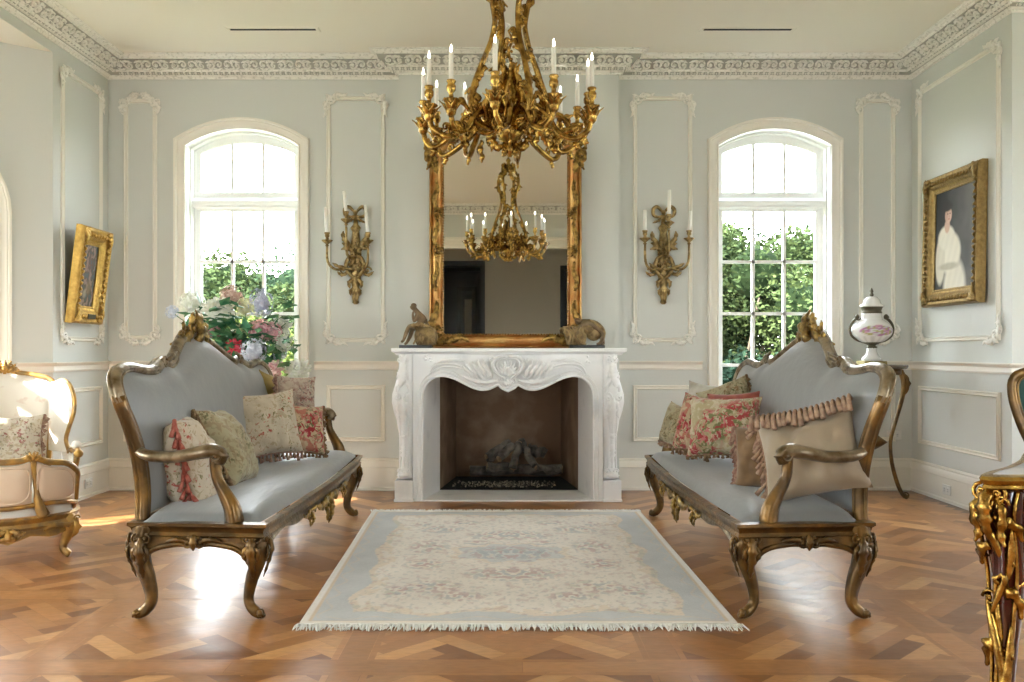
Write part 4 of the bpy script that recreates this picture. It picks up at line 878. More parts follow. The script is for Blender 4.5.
# arms, each with its cup and candle
for i,(X,Y) in enumerate(lamps):
    r=math.hypot(X,Y); a=math.atan2(Y,X); mb=MB(); mb.M=Matrix.Rotation(a,4,'Z'); hi=(i%2)
    zc=2.405
    if hi: rz=[(.05,2.33),(.13,2.36),(.20,2.31),(.25,2.235),(.33,2.20),(r-.05,2.215),(r-.012,2.25),(r,2.33)]
    else:  rz=[(.05,2.30),(.11,2.26),(.18,2.28),(.24,2.33),(.30,2.27),(r-.07,2.205),(r-.015,2.235),(r,2.31)]
    w_=.05*math.sin(i*1.7)
    P=[(x,w_*math.sin(PI*(x-.05)/(r-.05)),z) for x,z in rz]
    stube(mb,P,[.013,.016,.015,.015,.016,.015,.014,.012],8,lobes=(3,.12)); mb.M=None; arm=mb.build('candle_arm',M['gold'],ch)
    mb=MB(); mb.M=Matrix.Rotation(a,4,'Z')
    mb.leaf([P[3],(P[4][0]-.03,P[4][1],P[4][2]+.045),(P[4][0]+.02,P[4][1],P[4][2]+.06)],.02,.4,3); mb.leaf([P[5],(P[5][0]+.012,P[5][1],P[5][2]-.028),(P[5][0]+.035,P[5][1],P[5][2]-.04)],.020,.4,3)
    (mb.leaf([P[2],(P[2][0]+.02,0,P[2][2]-.045),(P[2][0]+.05,0,P[2][2]-.085),(P[2][0]+.03,0,P[2][2]-.12)],.024,.4,4) if False else None); (mb.leaf([(r*.55,.01,2.26),(r*.60,.012,2.22),(r*.57,.01,2.17),(r*.58,.01,2.145)],.026,.4,3,6) if i%3==1 else None); mb.leaf([(r*.40,0,2.30),(r*.47,.02,2.36),(r*.42,.02,2.41),(r*.47,.02,2.44)],.022,.4,3); mb.volute((r*.30,2.36),.038,1.3,0,.24,1,y=.015); mb.volute((P[4][0]-.02,P[4][2]+.03),.026,1.2,-PI/2,.26,1,y=P[4][1])
    mb.volute((P[5][0]-.03,P[5][2]+.035),.024,1.2,PI,.26,-1,y=P[5][1])
    mb.M=None; mb.build('arm_leaves',M['gold'],arm)
    # leafy cup
    mb=MB(); mb.lathe([(.008,2.27),(.022,2.285),(.028,2.31),(.020,2.335),(.044,2.352),(.040,2.358),(.012,2.36),(.011,2.385),(.022,2.40),(.023,2.42),(.017,2.432),(.024,2.442),(.021,2.450),(.012,2.448)],12,(X,Y,0)); 
    for k in range(6):
        t=k*PI/3; mb.leaf([(X+.012*math.cos(t),Y+.012*math.sin(t),2.28),(X+.030*math.cos(t),Y+.030*math.sin(t),2.325),(X+.060*math.cos(t),Y+.060*math.sin(t),2.352)],.016,.4,2,up=(-math.sin(t),math.cos(t),0) if False else (math.cos(t),math.sin(t),.3))
    mb.build('candle_cup',M['gold'],arm)
    mb=MB(); mb.lathe([(.0115,2.44),(.0120,2.575),(.011,2.582),(.004,2.583)],12,(X,Y,0)); c_=mb.build('candle',M['candle'],arm)
    mb=MB(); mb.lathe([(.003,2.583),(.0065,2.592),(.0055,2.604),(.001,2.622)],8,(X,Y,0)); mb.build('flame_bulb',M['flame'],c_)
ch.location.z=0
# ================================================================== SETTEES
HL=1.212
def lean(z): t=(z-.42)/.58; return -.25-.09*t**2.2 if z>.42 else -.25
half=[(1.165,.40),(1.150,.52),(1.155,.66),(1.19,.82),(1.225,.93),(1.215,1.02),(1.14,1.065),(1.02,1.075),(.90,1.062),(.79,1.058),(.70,1.080),(.62,1.098),(.54,1.085),(.44,1.115),(.32,1.165),(.20,1.212),(.10,1.24),(0,1.25)]
half3=smooth([(0,y,z) for y,z in half],4)
def top_z(y):
    y=abs(y); best=1.25
    for a,b in zip(half3,half3[1:]):
        if a.z>.95 and min(a.y,b.y)-1e-6<=y<=max(a.y,b.y)+1e-6: return a.z+(b.z-a.z)*((y-a.y)/(b.y-a.y) if abs(b.y-a.y)>1e-6 else 0)
    return .95
def side_y(z):
    for a,b in zip(half3,half3[1:]):
        if a.y>1.1 and a.z<=z<=b.z+1e-6 and b.z>a.z: return a.y+(b.y-a.y)*(z-a.z)/(b.z-a.z)
    return 1.2
def cab_leg(mb,cx_,cy_,sx,sy,z1=.375,s=1.0):
    pts=[(0,0,z1+.03),(.008,.006,z1-.02),(.022,.012,.30),(.012,.006,.24),(-.012,0,.17),(-.026,-.004,.10),(-.020,0,.06),(.004,.006,.032),(.030,.012,.016)]
    rd=[.044,.045,.042,.035,.029,.024,.023,.025,.018]
    P=smooth([(cx_+sx*a*s,cy_+sy*b*s,z) for a,b,z in pts],4); mb.tube(P,lerp_list([r*s for r in rd],len(P)),12,lobes=(4,.10),up=(sx,sy,0))
    mb.ball((cx_+sx*.030*s,cy_+sy*.012*s,.016),(.020,.020,.014),8,5)
def leg_carv(mb,cx_,cy_,sx,sy,ax_):
    for (dx,dy) in (((sx,0),(0,sy))[ax_],):
        nrm=Vector((dx,dy,0)); xd=Vector((-dy,dx,0)); Mx=frame((cx_+dx*.058,cy_+dy*.052,.30),xd,nrm); mb.M=Mx@Matrix.Diagonal((1,1,1 if Mx[2][2]>0 else -1,1))
        mb.leaf([(0,.0,.06),(0,.018,.01),(0,.0,-.06),(0,-.02,-.12)],.022,.4,5)
        for q in (-1,1): mb.volute((q*.02,.05),.022,1.2,PI/2,.28,-q,y=.0); mb.leaf([(q*.01,0,.03),(q*.03,.008,-.01),(q*.02,-.004,-.05)],.012,.5,3)
    mb.M=None
    for q in ((-1,1)[ax_],): mb.leaf([(cx_+sx*.0,cy_+sy*.0,.03),(cx_+sx*.03,cy_+sy*.02+q*.012,.03),(cx_+sx*.045,cy_+sy*.014+q*.012,.012)],.014,.5,2)
def settee(loc_,rz,lab):
    r=thing('settee',loc_,rz,lab,'sofa','pair of gilt settees facing each other over the rug')
    # seat rail
    mb=MB(); out=[(.29,-1.245),(.31,-.9),(.315,-.45),(.325,0),(.315,.45),(.31,.9),(.29,1.245)]
    ring=[(-.265,-1.20)]+[(p.x,p.y) for p in smooth([(a,b,0) for a,b in out],4)]+[(-.265,1.20)]
    prof=[(0,.358),(.010,.356),(.018,.364),(.010,.378),(.014,.395),(.026,.405),(.026,.418),(0,.424)]
    mb.mould(ring,[(-d,z) for d,z in prof],lambda x,y,h:(x,y,h),closed=True); mb.build('seat_rail',M['sofagilt'],r,40)
    # scalloped aprons
    mb=MB()
    def apr(y):
        a=abs(y); z=.335
        z-=.030*math.exp(-((a-.45)/.10)**2)+.062*math.exp(-(a/.13)**2)
        z-=.05*max(0,(a-1.02)/.16)**2 if a>1.02 else 0
        z+=.012*math.cos(a*14)
        return z
    ys=[-1.16+2.32*i/72 for i in range(73)]
    def fx(y): return .325-.035*(abs(y)/1.245)**2-.004
    for x_off in (0,-.022):
        vs=[];fs=[]
        for y in ys: vs+=[(fx(y)+x_off,y,apr(y)),(fx(y)+x_off,y,.36)]
        for i in range(len(ys)-1): fs.append((2*i,2*i+2,2*i+3,2*i+1))
        mb.add(vs,fs)
    mb.tube([(fx(y)-.008,y,apr(y)) for y in ys],.013,8); mb.build('front_apron',M['sofatop'],r,40)
    for s in (-1,1):
        mb=MB(); xs=[-.21+.42*i/30 for i in range(31)]
        def az(x): q=abs(x)/.21; return .334-.060*q**3.5 -.018*math.exp(-(x/.05)**2)+.006*math.cos(x*30)
        for yo in (0,-.02):
            vs=[];fs=[]
            for x in xs: yy=s*(1.235+yo-.01*abs(x)/.2); vs+=[(x,yy,az(x)),(x,yy,.36)]
            for i in range(30): fs.append((2*i,2*i+2,2*i+3,2*i+1))
            mb.add(vs,fs)
        mb.tube([(x,s*(1.228),az(x)) for x in xs],.012,8)
        mb.build('side_apron',M['sofagilt'],r,40)
        mb=MB(); Mx=frame((0,s*1.24,.338),(1,0,0),(0,s,0)); mb.M=Mx@Matrix.Diagonal((1,1,1 if Mx[2][2]>0 else -1,1))
        for q in (-1,1): mb.volute((q*.028,-.004),.026,1.3,PI/2,.28,q,y=.0); mb.leaf([(q*.03,.0,.0),(q*.07,.008,.012),(q*.12,.0,.0)],.013,.5,4)
        mb.leaf([(0,.0,.03),(0,.016,0),(0,.004,-.035)],.018,.5,4); mb.M=None; mb.build('side_apron_carving',M['sofagilt'],r)
    for (y,w_,zz) in ((0,1.15,.30),(.45,.6,.31),(-.45,.6,.31)):
        mb=MB(); Mx=frame((fx(y)+.006,y,zz),(0,-1,0),(1,0,0)); Mx=Mx@Matrix.Diagonal((1,1,1 if Mx[2][2]>0 else -1,1)); mb.M=Mx
        for q in (-1,1):
            mb.volute((q*.05*w_,.0),.042*w_,1.3,PI/2,.26,q,y=.0); mb.leaf([(q*.03*w_,.0,.02),(q*.11*w_,.012,.028),(q*.18*w_,.004,.01),(q*.26*w_,0,.03)],.022*w_,.45,5); mb.leaf([(q*.02,.0,-.02),(q*.06*w_,.01,-.05*w_),(q*.03*w_,.004,-.085*w_)],.018*w_,.5,3)
        mb.leaf([(0,.0,.03),(0,.02,-.01),(0,.014,-.06*w_),(0,0,-.10*w_)],.026*w_,.5,5); mb.ball((0,.012,0),.02*w_,8,5)
        mb.M=None; mb.build('front_apron_carving',M['sofacrest'],r)
    for sx in (1,-1):
        for sy in (1,-1):
            mb=MB(); cab_leg(mb,.245 if sx>0 else -.225,sy*1.19,sx,sy*.5); lg=mb.build('leg',M['sofagilt'],r)
            for ax_ in (0,1): mb=MB(); leg_carv(mb,.245 if sx>0 else -.225,sy*1.19,sx,sy,ax_); mb.build('knee_carving',M['sofagilt'],lg)
    # back frame
    fullp=[Vector((lean(p.z),p.y,p.z)) for p in half3]; fullp=[Vector((p.x,-p.y,p.z)) for p in fullp]+[p for p in reversed(fullp)][1:]
    fullp=[Vector((p.x,p.y,p.z)) for p in fullp]
    mb=MB(); mb.tube(fullp,.034,14,flat=.85,lobes=(5,.10),up=(1,0,.12)); mb.build('back_frame_lower',M['sofagilt'],r) if False else None
    n_=len(fullp)
    up_=[p for p in fullp if p.z>.93]; 
    i0=next(i for i,p in enumerate(fullp) if p.z>.95); i1=n_-1-i0
    def twoband(seg,name,mt):
        mb=MB(); mb.tube(seg,.026,14,flat=.95,lobes=(4,.09),up=(1,0,.12)); 
        ins=[]
        for p in seg:
            c=Vector((0,0,.78)); d=(c-Vector((0,p.y*.75,p.z))); d.x=0; d.normalize(); ins.append(p+d*.030+Vector((.014,0,0)))
        mb.tube(ins,.011,7)
        outs=[p-(q-p)*.75+Vector((-.004,0,0)) for p,q in zip(seg,ins)]
        mb.tube(outs,.010,7); mb.build(name,mt,r)
    twoband(fullp[i0-1:i1+2],'top_rail',M['sofatop']); twoband(fullp[:i0+1],'back_stile',M['sofagilt']); twoband(fullp[i1:],'back_stile',M['sofagilt'])
    for s in (-1,1):
        mb=MB(); Mx=frame((lean(1.09)+.02,s*.63,1.092),(0,-1,0),(1,0,0)); mb.M=Mx@Matrix.Diagonal((-s,1,1 if Mx[2][2]>0 else -1,1))
        mb.volute((0,.0),.034,1.3,0,.3,1,y=.0); mb.leaf([(.03,.0,-.01),(.10,.012,-.028),(.18,.004,-.02)],.018,.5,4); mb.leaf([(-.02,.0,.01),(-.08,.012,.03),(-.15,.006,.055)],.016,.5,4)
        mb.M=None; mb.build('rail_volute',M['sofatop'],r)
    mb=MB(); Mx=frame((lean(1.25)+.01,0,1.235),(0,-1,0),(1,0,0)); Mx=Mx@Matrix.Diagonal((1.35,1.3,1.1 if Mx[2][2]>0 else -1.1,1)); mb.M=Mx
    for q in (-1,1):
        mb.volute((q*.05,.045),.042,1.3,PI/2,.26,q,y=.01); mb.leaf([(q*.02,.0,.0),(q*.09,.02,.0),(q*.17,.01,-.035),(q*.25,.0,-.045)],.026,.45,5); mb.leaf([(q*.03,.0,.04),(q*.05,.02,.085),(q*.02,.01,.12)],.022,.5,3)
        mb.volute((q*.15,.0),.026,1.2,0,.3,q,y=.01); mb.leaf([(q*.05,.01,-.02),(q*.035,.02,-.06)],.018,.5,2); mb.ball((q*.105,.01,.035),.015,6,4); mb.leaf([(q*.09,.0,.02),(q*.14,.014,.045),(q*.125,.01,.075)],.015,.5,3)
    mb.leaf([(0,.0,-.06),(0,.035,.0),(.01,.035,.07),(-.005,.012,.135)],.036,.5,4); mb.ball((.0,.035,.05),(.026,.02,.034),8,5); mb.scatter((0,.03),.06,.05,16,.012,3,y=.02)
    mb.M=None; mb.build('crest',M['sofacrest'],r)
    # upholstered back
    def bk(x0,dome):
        def fn(a,b):
            y=(2*a-1)*1.20; yy=max(-1.2,min(1.2,y)); zt=top_z(yy*.985)-.02; z=.44+(zt-.44)*b
            sy=side_y(z)-.02; y2=(2*a-1)*min(sy,1.21); z=.44+(top_z(y2)-.02-.44)*b
            e=(1-abs(2*a-1)**8)*(1-abs(2*b-1)**8)
            return (lean(z)+x0+dome*e,y2,z)
        return fn
    mb=MB(); mb.grid(bk(.012,.045),61,25); mb.grid(bk(-.018,-.012),31,12); mb.build('upholstered_back',M['satin'],r)
    # seat cushion
    def st(a,b):
        t=(2*a-1); u=(2*b-1); y=t*1.225; x0_=-.225; x1_=fx(y)-.012; x=x0_+(x1_-x0_)*b
        e=max(0,(1-abs(t)**10))**.5*max(0,(1-abs(u)**6))**.5
        return (x,y,.418+.062*e+.006*math.sin(t*9)*e*(1-abs(u)))
    mb=MB(); mb.grid(st,81,21); mb.build('seat_cushion',M['satin'],r)
    for s in (-1,1):
        mb=MB(); P=smooth([(lean(.71)+.01,s*1.165,.715),(-.20,s*1.20,.700),(-.08,s*1.225,.700),(.01,s*1.235,.716),(.07,s*1.225,.724),(.105,s*1.215,.705),(.098,s*1.21,.672)],5)
        mb.tube(P,lerp_list([.022,.024,.024,.026,.030,.032,.024],len(P)),12,flat=1.15,lobes=(4,.08),up=(0,0,1)); arm=mb.build('arm_rest',M['sofatop'],r)
        mb=MB(); P=smooth([(.082,s*1.215,.70),(.085,s*1.215,.65),(.095,s*1.215,.60),(.125,s*1.215,.54),(.155,s*1.215,.48),(.165,s*1.215,.42),(.160,s*1.215,.40)],4)
        mb.tube(P,lerp_list([.022,.022,.022,.027,.034,.038,.036],len(P)),12,flat=.9,lobes=(4,.12),up=(1,0,0)); mb.build('arm_support',M['sofagilt'],r)
        mb=MB(); Mx=frame((.09,s*1.25,.70),(1,0,0),(0,s,0)); mb.M=Mx@Matrix.Diagonal((1,1,1 if Mx[2][2]>0 else -1,1)); mb.volute((.0,.005),.03,1.3,PI/2,.26,-1,y=-.008); mb.M=None; mb.build('arm_volute',M['sofatop'],arm)
    return r
S1=settee((-1.33,5.06,0),0,'gilt wood settee with blue grey satin upholstery left of the rug')
S2=copy_tree(S1); S2.location=(1.282,5.06,0); S2.rotation_euler=(0,0,PI); S2['label']='gilt wood settee with blue grey satin upholstery right of the rug'
# ================================================================== RUG
rug=thing('rug',(.03,5.08,0),label='pale blue and cream floral rug with white fringe lying on the parquet between the settees',cat='rug')
C4=[(-.875,3.755),(.975,3.755),(.955,6.41),(-.965,6.41)]
NU,NV=230,320
rv=[];rcx=[]
def n3(x,y,s,o=0): return noise.noise(Vector((x*s+o,y*s-o,o*.37)))
bl_=np.array(s2l((170,170,167))); be=np.array(s2l((202,190,174))); tan_=np.array(s2l((196,172,138))); ro=np.array(s2l((150,98,92))); sl=np.array(s2l((112,124,130))); ol=np.array(s2l((150,148,120))); crm=np.array(s2l((214,206,192)))
sprays=[(0,.0,.30,.13),(.0,.36,.30,.12),(0,-.36,.30,.12),(.45,.5,.16,.10),(.42,-.55,.16,.10),(.5,.12,.13,.14),(.5,-.2,.12,.10),(.3,.66,.12,.06),(.28,-.68,.14,.06),(.2,.2,.1,.05),(.6,.62,.08,.08),(.6,-.62,.08,.08)]
for j in range(NV):
    v=j/(NV-1)
    for i in range(NU):
        u=i/(NU-1)
        p=[C4[0][k]*(1-u)*(1-v)+C4[1][k]*u*(1-v)+C4[2][k]*u*v+C4[3][k]*(1-u)*v for k in (0,1)]
        edge=min(u,1-u,v,1-v); z=.011 if edge>.004 else .002
        rv.append((p[0]-.03,p[1]-5.08,z))
        a=(2*u-1); b=(2*v-1); X_=abs(a)*.93; Y_=abs(b)*1.33   # metres from the middle
        dx=.93-X_; dy=1.33-Y_
        wob=.035*math.sin(9*b*1.4+1)*math.cos(5*b)+.02*n3(a,b,6,3)
        wob2=.03*math.sin(11*a)+.02*n3(a,b,6,5)
        d=min(dx-.20+wob, dy-.15+wob2)
        if min(dx,dy)<.035: c=crm*.97
        elif min(dx,dy)<.05: c=tan_*.95
        elif d<0:
            c=bl_*(.97+.12*n3(a,b,9)); q=abs(min(dx,dy)-.095)
            vine=abs(.02*math.sin(26*(a if dy<dx else b*1.4))-(min(dx,dy)-.085))
            if vine<.006: c=c*.6+tan_*.4
        elif d<.035: c=be*.5+tan_*.5 if n3(a,b,14,9)>-.2 else ol*.5+be*.5
        else:
            c=be*(.98+.10*n3(a,b,7,1)); c=c*.8+crm*.2
            if d<.09 and n3(a,b,16,4)>.15: c=c*.45+tan_*.55
        # central medallion
        mr_=math.hypot(X_/.36,(Y_)/.26)+.10*math.cos(math.atan2(Y_,X_+1e-6)*8)
        if mr_<.82: c=bl_*.8+be*.2
        elif mr_<.95 and n3(a,b,20,2)>-.25: c=c*.5+tan_*.5
        # floral sprays mirrored about both axes
        for (sx_,sy_,rx_,ry_) in sprays:
            aa=(abs(a)-sx_) if sx_>0 else a; bb=b-sy_
            e=(aa/rx_)**2+(bb/ry_)**2
            if e<1:
                m_=n3(abs(a),b,26,7+sx_); m2=n3(abs(a),b,19,17+sy_); k=(1-e)**.4
                if m_>.20: c=c*(1-.65*k)+ro*.65*k
                elif m_<-.24: c=c*(1-.6*k)+sl*.6*k
                elif m2>.22: c=c*(1-.6*k)+ol*.6*k
                elif m2<-.28: c=c*(1-.5*k)+tan_*.5*k
        if d>0:
            m3=n3(a,b,30,31)
            if abs(m3-.12)<.03: c=c*.72+ol*.28
            if m3>.36: c=c*.7+ro*.3
            if n3(a,b,44,3)>.33: c=c*.7+sl*.3
        c=c*(1+.06*n3(a,b,60,2)); rcx.append((*np.clip(c,0,1),1))
mb=MB(); mb.v=rv; mb.f=[(j*NU+i,j*NU+i+1,(j+1)*NU+i+1,(j+1)*NU+i) for j in range(NV-1) for i in range(NU-1)]; mb.fm=[0]*len(mb.f)
mb.build('woven_pile',vcol_mat('rug_wool',.95,bump=(90,.5),sheen=.3),rug,True,col=rcx)
M['fringe']=mat('rug_fringe_cotton',(.78,.77,.73),.9)
for e,(yy,sgn) in enumerate(((3.755,-1),(6.41,1))):
    mb=MB(); rn=random.Random(9+e); x=C4[0][0] if e==0 else C4[3][0]; x1_=C4[1][0] if e==0 else C4[2][0]
    while x<x1_:
        l=rn.uniform(.045,.075); dx=rn.gauss(0,.014); w_=rn.uniform(.003,.0055)
        pts=[(x-.03,yy-5.08,.008),(x-.03+dx*.4,yy-5.08+sgn*l*.4,.010+rn.random()*.006),(x-.03+dx,yy-5.08+sgn*l,.004)]
        mb.tube(pts,[w_,w_*1.2,w_*.5],4,caps=False); x+=rn.uniform(.004,.008)
    mb.box(C4[0][0]-.03+.002,yy-5.08-.008,.001,x1_-.03-.002,yy-5.08+.008,.012); o=mb.build('fringe',M['fringe'],rug); o['kind']='stuff'
# ================================================================== CUSHIONS
M['t_rose']=tapestry('rose_cluster_tapestry',(.50,.44,.31),(.36,.05,.05),(.17,.18,.07),(.40,.34,.20),8,.56)
M['t_cream']=tapestry('cream_rose_tapestry',(.52,.45,.34),(.36,.07,.05),(.16,.15,.06),(.40,.33,.22),11,.46)
M['t_red']=tapestry('red_bordered_tapestry',(.47,.37,.24),(.30,.025,.03),(.13,.13,.05),(.42,.16,.11),9,.52)
M['t_rust']=mat('rust_velvet',(.36,.085,.05),.85,col2=(.26,.05,.035),nscale=20,sheen=.4)
M['t_olive']=tapestry('olive_brown_tapestry',(.36,.32,.20),(.22,.14,.06),(.13,.12,.05),(.28,.22,.13),12,.5)
M['t_pink']=tapestry('faded_pink_tapestry',(.44,.36,.28),(.24,.10,.08),(.18,.17,.14),(.34,.24,.20),14,.5)
M['t_taupe']=mat('taupe_satin_cushion',(.34,.27,.18),.6,col2=(.30,.23,.15),nscale=5,sheen=.4,bump=(10,.3))
M['t_must']=mat('mustard_cushion',(.36,.27,.08),.7,col2=(.28,.20,.06),nscale=9,sheen=.3,bump=(16,.4))
M['t_brown']=mat('brown_velvet',(.21,.12,.05),.8,col2=(.14,.08,.035),nscale=9,sheen=.4)
M['t_silver']=mat('pale_satin_cushion',(.50,.48,.43),.5,col2=(.36,.32,.26),nscale=9,bump=(12,.4))
M['f_red']=mat('rust_red_tassels',(.27,.05,.03),.8,col2=(.40,.13,.09),nscale=40)
M['f_brown']=mat('brown_tassels',(.15,.085,.045),.85,col2=(.25,.16,.08),nscale=40)
M['f_taupe']=mat('tan_pink_tassels',(.40,.27,.18),.85,col2=(.27,.16,.11),nscale=40)
M['f_dusk']=mat('dusky_rose_tassels',(.24,.12,.09),.85,col2=(.38,.26,.19),nscale=40)
def pillow(lab,cat_n,c,w,h,t,az,tilt,roll,mfront,mfringe,edges='LRTB',mback=None,seed=0,tl=.045,grp=None,name='cushion'):
    r=thing(name,c,label=lab,cat='cushion',group=grp); r.rotation_mode='XYZ'
    r.rotation_euler=(Matrix.Rotation(az,3,'Z')@Matrix.Rotation(tilt,3,'X')@Matrix.Rotation(roll,3,'Y')).to_euler()
    rn=random.Random(seed)
    def edge(a,b):
        # outline with drawn-in sides and pointed corners
        x=a*w/2*(1-.10*(1-b*b)**1.0*abs(a)**3); z=b*h/2*(1-.10*(1-a*a)*abs(b)**3); return x,z
    def sf(sg):
        def fn(p,q):
            a=2*p-1;b=2*q-1; x,z=edge(a,b)
            e=max(0,(1-a*a))**.45*max(0,(1-b*b))**.45
            wr=noise.noise(Vector((a*2.2+seed,b*2.2,sg*3)))*.22+noise.noise(Vector((a*5+seed,b*5,sg)))*.10
            fold=-.14*math.exp(-((a*.9+.15*math.sin(b*3))/.22)**2)*max(0,b)
            return (x,-sg*t/2*e*(1+wr*1.5+fold),z-.02*h*(1-b*b)*0)
        return fn
    mb=MB(); mb.grid(sf(1),25,25); mb.build('front_panel',M[mfront],r)
    mb=MB(); mb.grid(sf(-1),25,25); mb.build('back_panel',M[mback or mfront],r)
    if mfringe:
        mb=MB(); lines={'L':lambda s:(-1,s),'R':lambda s:(1,s),'T':lambda s:(s,1),'B':lambda s:(s,-1)}; inv=(Matrix.Rotation(az,3,'Z')@Matrix.Rotation(tilt,3,'X')@Matrix.Rotation(roll,3,'Y')).inverted(); g=inv@Vector((0,0,-1))
        for k in edges:
            pts=[edge(*lines[k](-1+2*i/16)) for i in range(17)]; mb.tube([(x,0,z) for x,z in pts],.007,6,twist=.5)
            n_=int((h if k in 'LR' else w)/.024); out={'L':(-1,0,0),'R':(1,0,0),'T':(0,0,1),'B':(0,0,-1)}[k]
            for i in range(n_):
                x,z=edge(*lines[k](-1+2*(i+.5)/n_)); o_=((Vector((0,-.85,.1))+g*.75 if k=='T' else Vector(out)*.45+g*.8)+Vector((rn.gauss(0,.15),rn.gauss(0,.25),rn.gauss(0,.15)))).normalized(); p=Vector((x,0,z)); L_=tl*rn.uniform(.8,1.2)
                if k=='T':
                    P_=smooth([p,Vector((x,-.3*t-.005,z)),Vector((x,-.42*t-.01,z-.03)),Vector((x+rn.gauss(0,.004),-.46*t-.016,z-.03-L_*.9))],2); mb.tube(P_,lerp_list([.006,.009,.006,.012,.013],len(P_)),6); continue
                mb.tube([p,p+o_*L_*.25,p+o_*L_*.35,p+o_*L_*.6,p+o_*L_],[.003,.0095,.005,.010,.012],6)
        for (a,b) in ((-1,-1),(1,-1),(-1,1),(1,1)):
            if ('L' if a<0 else 'R') not in edges: continue
            x,z=edge(a,b); p=Vector((x,0,z)); o_=(Vector((a,0,b))*.12+g).normalized(); mb.ball(p+o_*.008,.011,6,4); mb.tube([p,p+o_*.02,p+o_*.055],[.007,.011,.013],7)
        mb.build('tassel_fringe',M[mfringe],r)
    return r
GC='cushions piled on the settees'
SL='left settee'; SR='right settee'
pillow('cream floral cushion with rust red tassels behind the near arm of the left settee','c',at(187,464,4.25),.42,.46,.27,R(106),R(-10),R(0),'t_cream','f_red','L',seed=1,tl=.075,grp=GC)
pillow('olive and cream cushion leaning beside the rust tasselled one, left settee','c',at(226,447,4.66),.40,.44,.22,R(92),R(-28),R(4),'t_olive','f_brown','LB','t_cream',2,.035,GC)
pillow('cream tapestry cushion with dusky rose tassels at the far half of the left settee','c',at(268,424,5.45),.40,.40,.17,R(38),R(-14),R(-4),'t_cream','f_dusk','LB','t_pink',3,.05,GC)
pillow('red bordered floral cushion lowest beside the far arm of the left settee','c',at(299,429,5.66),.34,.33,.16,R(34),R(-22),R(6),'t_red','f_brown','RB','t_rust',4,.03,GC)
pillow('faded pink cushion on top of the pile by the far arm of the left settee','c',at(296,398,5.92),.28,.30,.12,R(36),R(-10),R(4),'t_pink','f_dusk','L',None,5,.035,GC)
pillow('plain mustard cushion at the back of the pile on the left settee','c',at(272,395,6.02),.28,.27,.15,R(50),R(-8),R(20),'t_must',None,'',None,6,.03,GC)
# right settee
pillow('large taupe cushion with long tan tassels by the near arm, right settee','c',at(811,453,4.06),.46,.42,.22,R(-34),R(-26),R(-16),'t_taupe','f_taupe','LT',None,7,.065,GC)
pillow('brown velvet cushion with dusky tassels tucked behind the large taupe cushion','c',at(766,458,4.50),.32,.33,.14,R(-30),R(-14),R(-4),'t_brown','f_dusk','LB',None,8,.05,GC)
pillow('big cream cushion with pink and red roses in the middle of the right settee','c',at(724,427,5.20),.43,.36,.21,R(-30),R(-20),R(-3),'t_rose','f_brown','B','t_rust',9,.02,GC)
pillow('rust bordered cream cushion folded at the left of the rose cushion on the right settee','c',at(697,424,5.42),.28,.36,.15,R(-48),R(-14),R(6),'t_red','f_brown','B','t_rust',10,.03,GC)
pillow('rust red cushion peeking out behind the rose cushion on the right settee','c',at(735,418,5.50),.34,.33,.14,R(-28),R(-16),R(-5),'t_rust',None,'',None,11,.03,GC)
pillow('tan beige cushion leftmost on the right settee near its far arm','c',at(680,427,5.86),.34,.28,.15,R(-62),R(-14),R(10),'t_olive','f_taupe','B','t_taupe',12,.03,GC)
pillow('pale green cushion with a knotted tassel corner at the back of the right settee','c',at(727,401,5.72),.34,.24,.15,R(-25),R(-14),R(-22),'t_olive','f_brown','R','t_must',13,.03,GC)
pillow('pale silvery cushion at the very back of the right settee pile','c',at(706,404,6.0),.30,.28,.13,R(-30),R(-14),R(8),'t_silver',None,'',None,14,.03,GC)
# ================================================================== FLOWERS
ped=thing('pedestal_table',(-1.97,6.74,0),label='round dark pedestal table with gilt legs behind the left settee under the flowers',cat='table')
mb=MB(); mb.lathe([(.0,.72),(.20,.72),(.215,.735),(.215,.75),(.20,.757),(.0,.757)],28); mb.build('table_top',M['ttop'],ped,40)
mb=MB(); mb.lathe([(.03,.12),(.045,.16),(.03,.22),(.022,.4),(.035,.52),(.022,.58),(.03,.66),(.06,.72)],14); mb.build('column',M['sofagilt'],ped)
for k in range(3): mb=MB(); mb.M=Matrix.Rotation(k*2.094,4,'Z'); stube(mb,[(.02,0,.2),(.08,0,.19),(.14,0,.08),(.20,0,.014)],[.02,.02,.015,.013],7); mb.build('leg',M['sofagilt'],ped)
vs=thing('flower_vase',(-1.97,6.74,.757),label='dark green footed vase holding the bouquet behind the left settee',cat='vase')
mb=MB(); mb.lathe([(.0,0),(.06,0),(.062,.012),(.03,.03),(.035,.05),(.085,.12),(.09,.17),(.06,.215),(.055,.24),(.07,.255),(.062,.255),(.05,.235)],24); mb.build('body',M['green'],vs)
mb=MB(); mb.lathe([(.060,.001),(.066,.006),(.060,.016)],20); mb.build('foot_ring',M['brass'],vs)
V0=Vector((-1.97,6.74,.98))
def petmat(n,c,c2): return mat(n,c,.65,col2=c2,nscale=30)
PM={'w':petmat('white_petals',(.80,.80,.76),(.70,.72,.60)),'b':petmat('bluish_white_petals',(.62,.66,.74),(.48,.52,.62)),'p':petmat('pink_petals',(.68,.30,.34),(.75,.48,.50)),'r':petmat('red_petals',(.62,.03,.06),(.75,.12,.16)),'y':petmat('cream_petals',(.72,.68,.40),(.78,.76,.60)),'d':petmat('dusty_pink_petals',(.55,.34,.30),(.65,.5,.42)),'c':petmat('pinkish_white_petals',(.80,.68,.64),(.74,.42,.44)),'l':petmat('lilac_petals',(.50,.52,.64),(.42,.42,.55))}
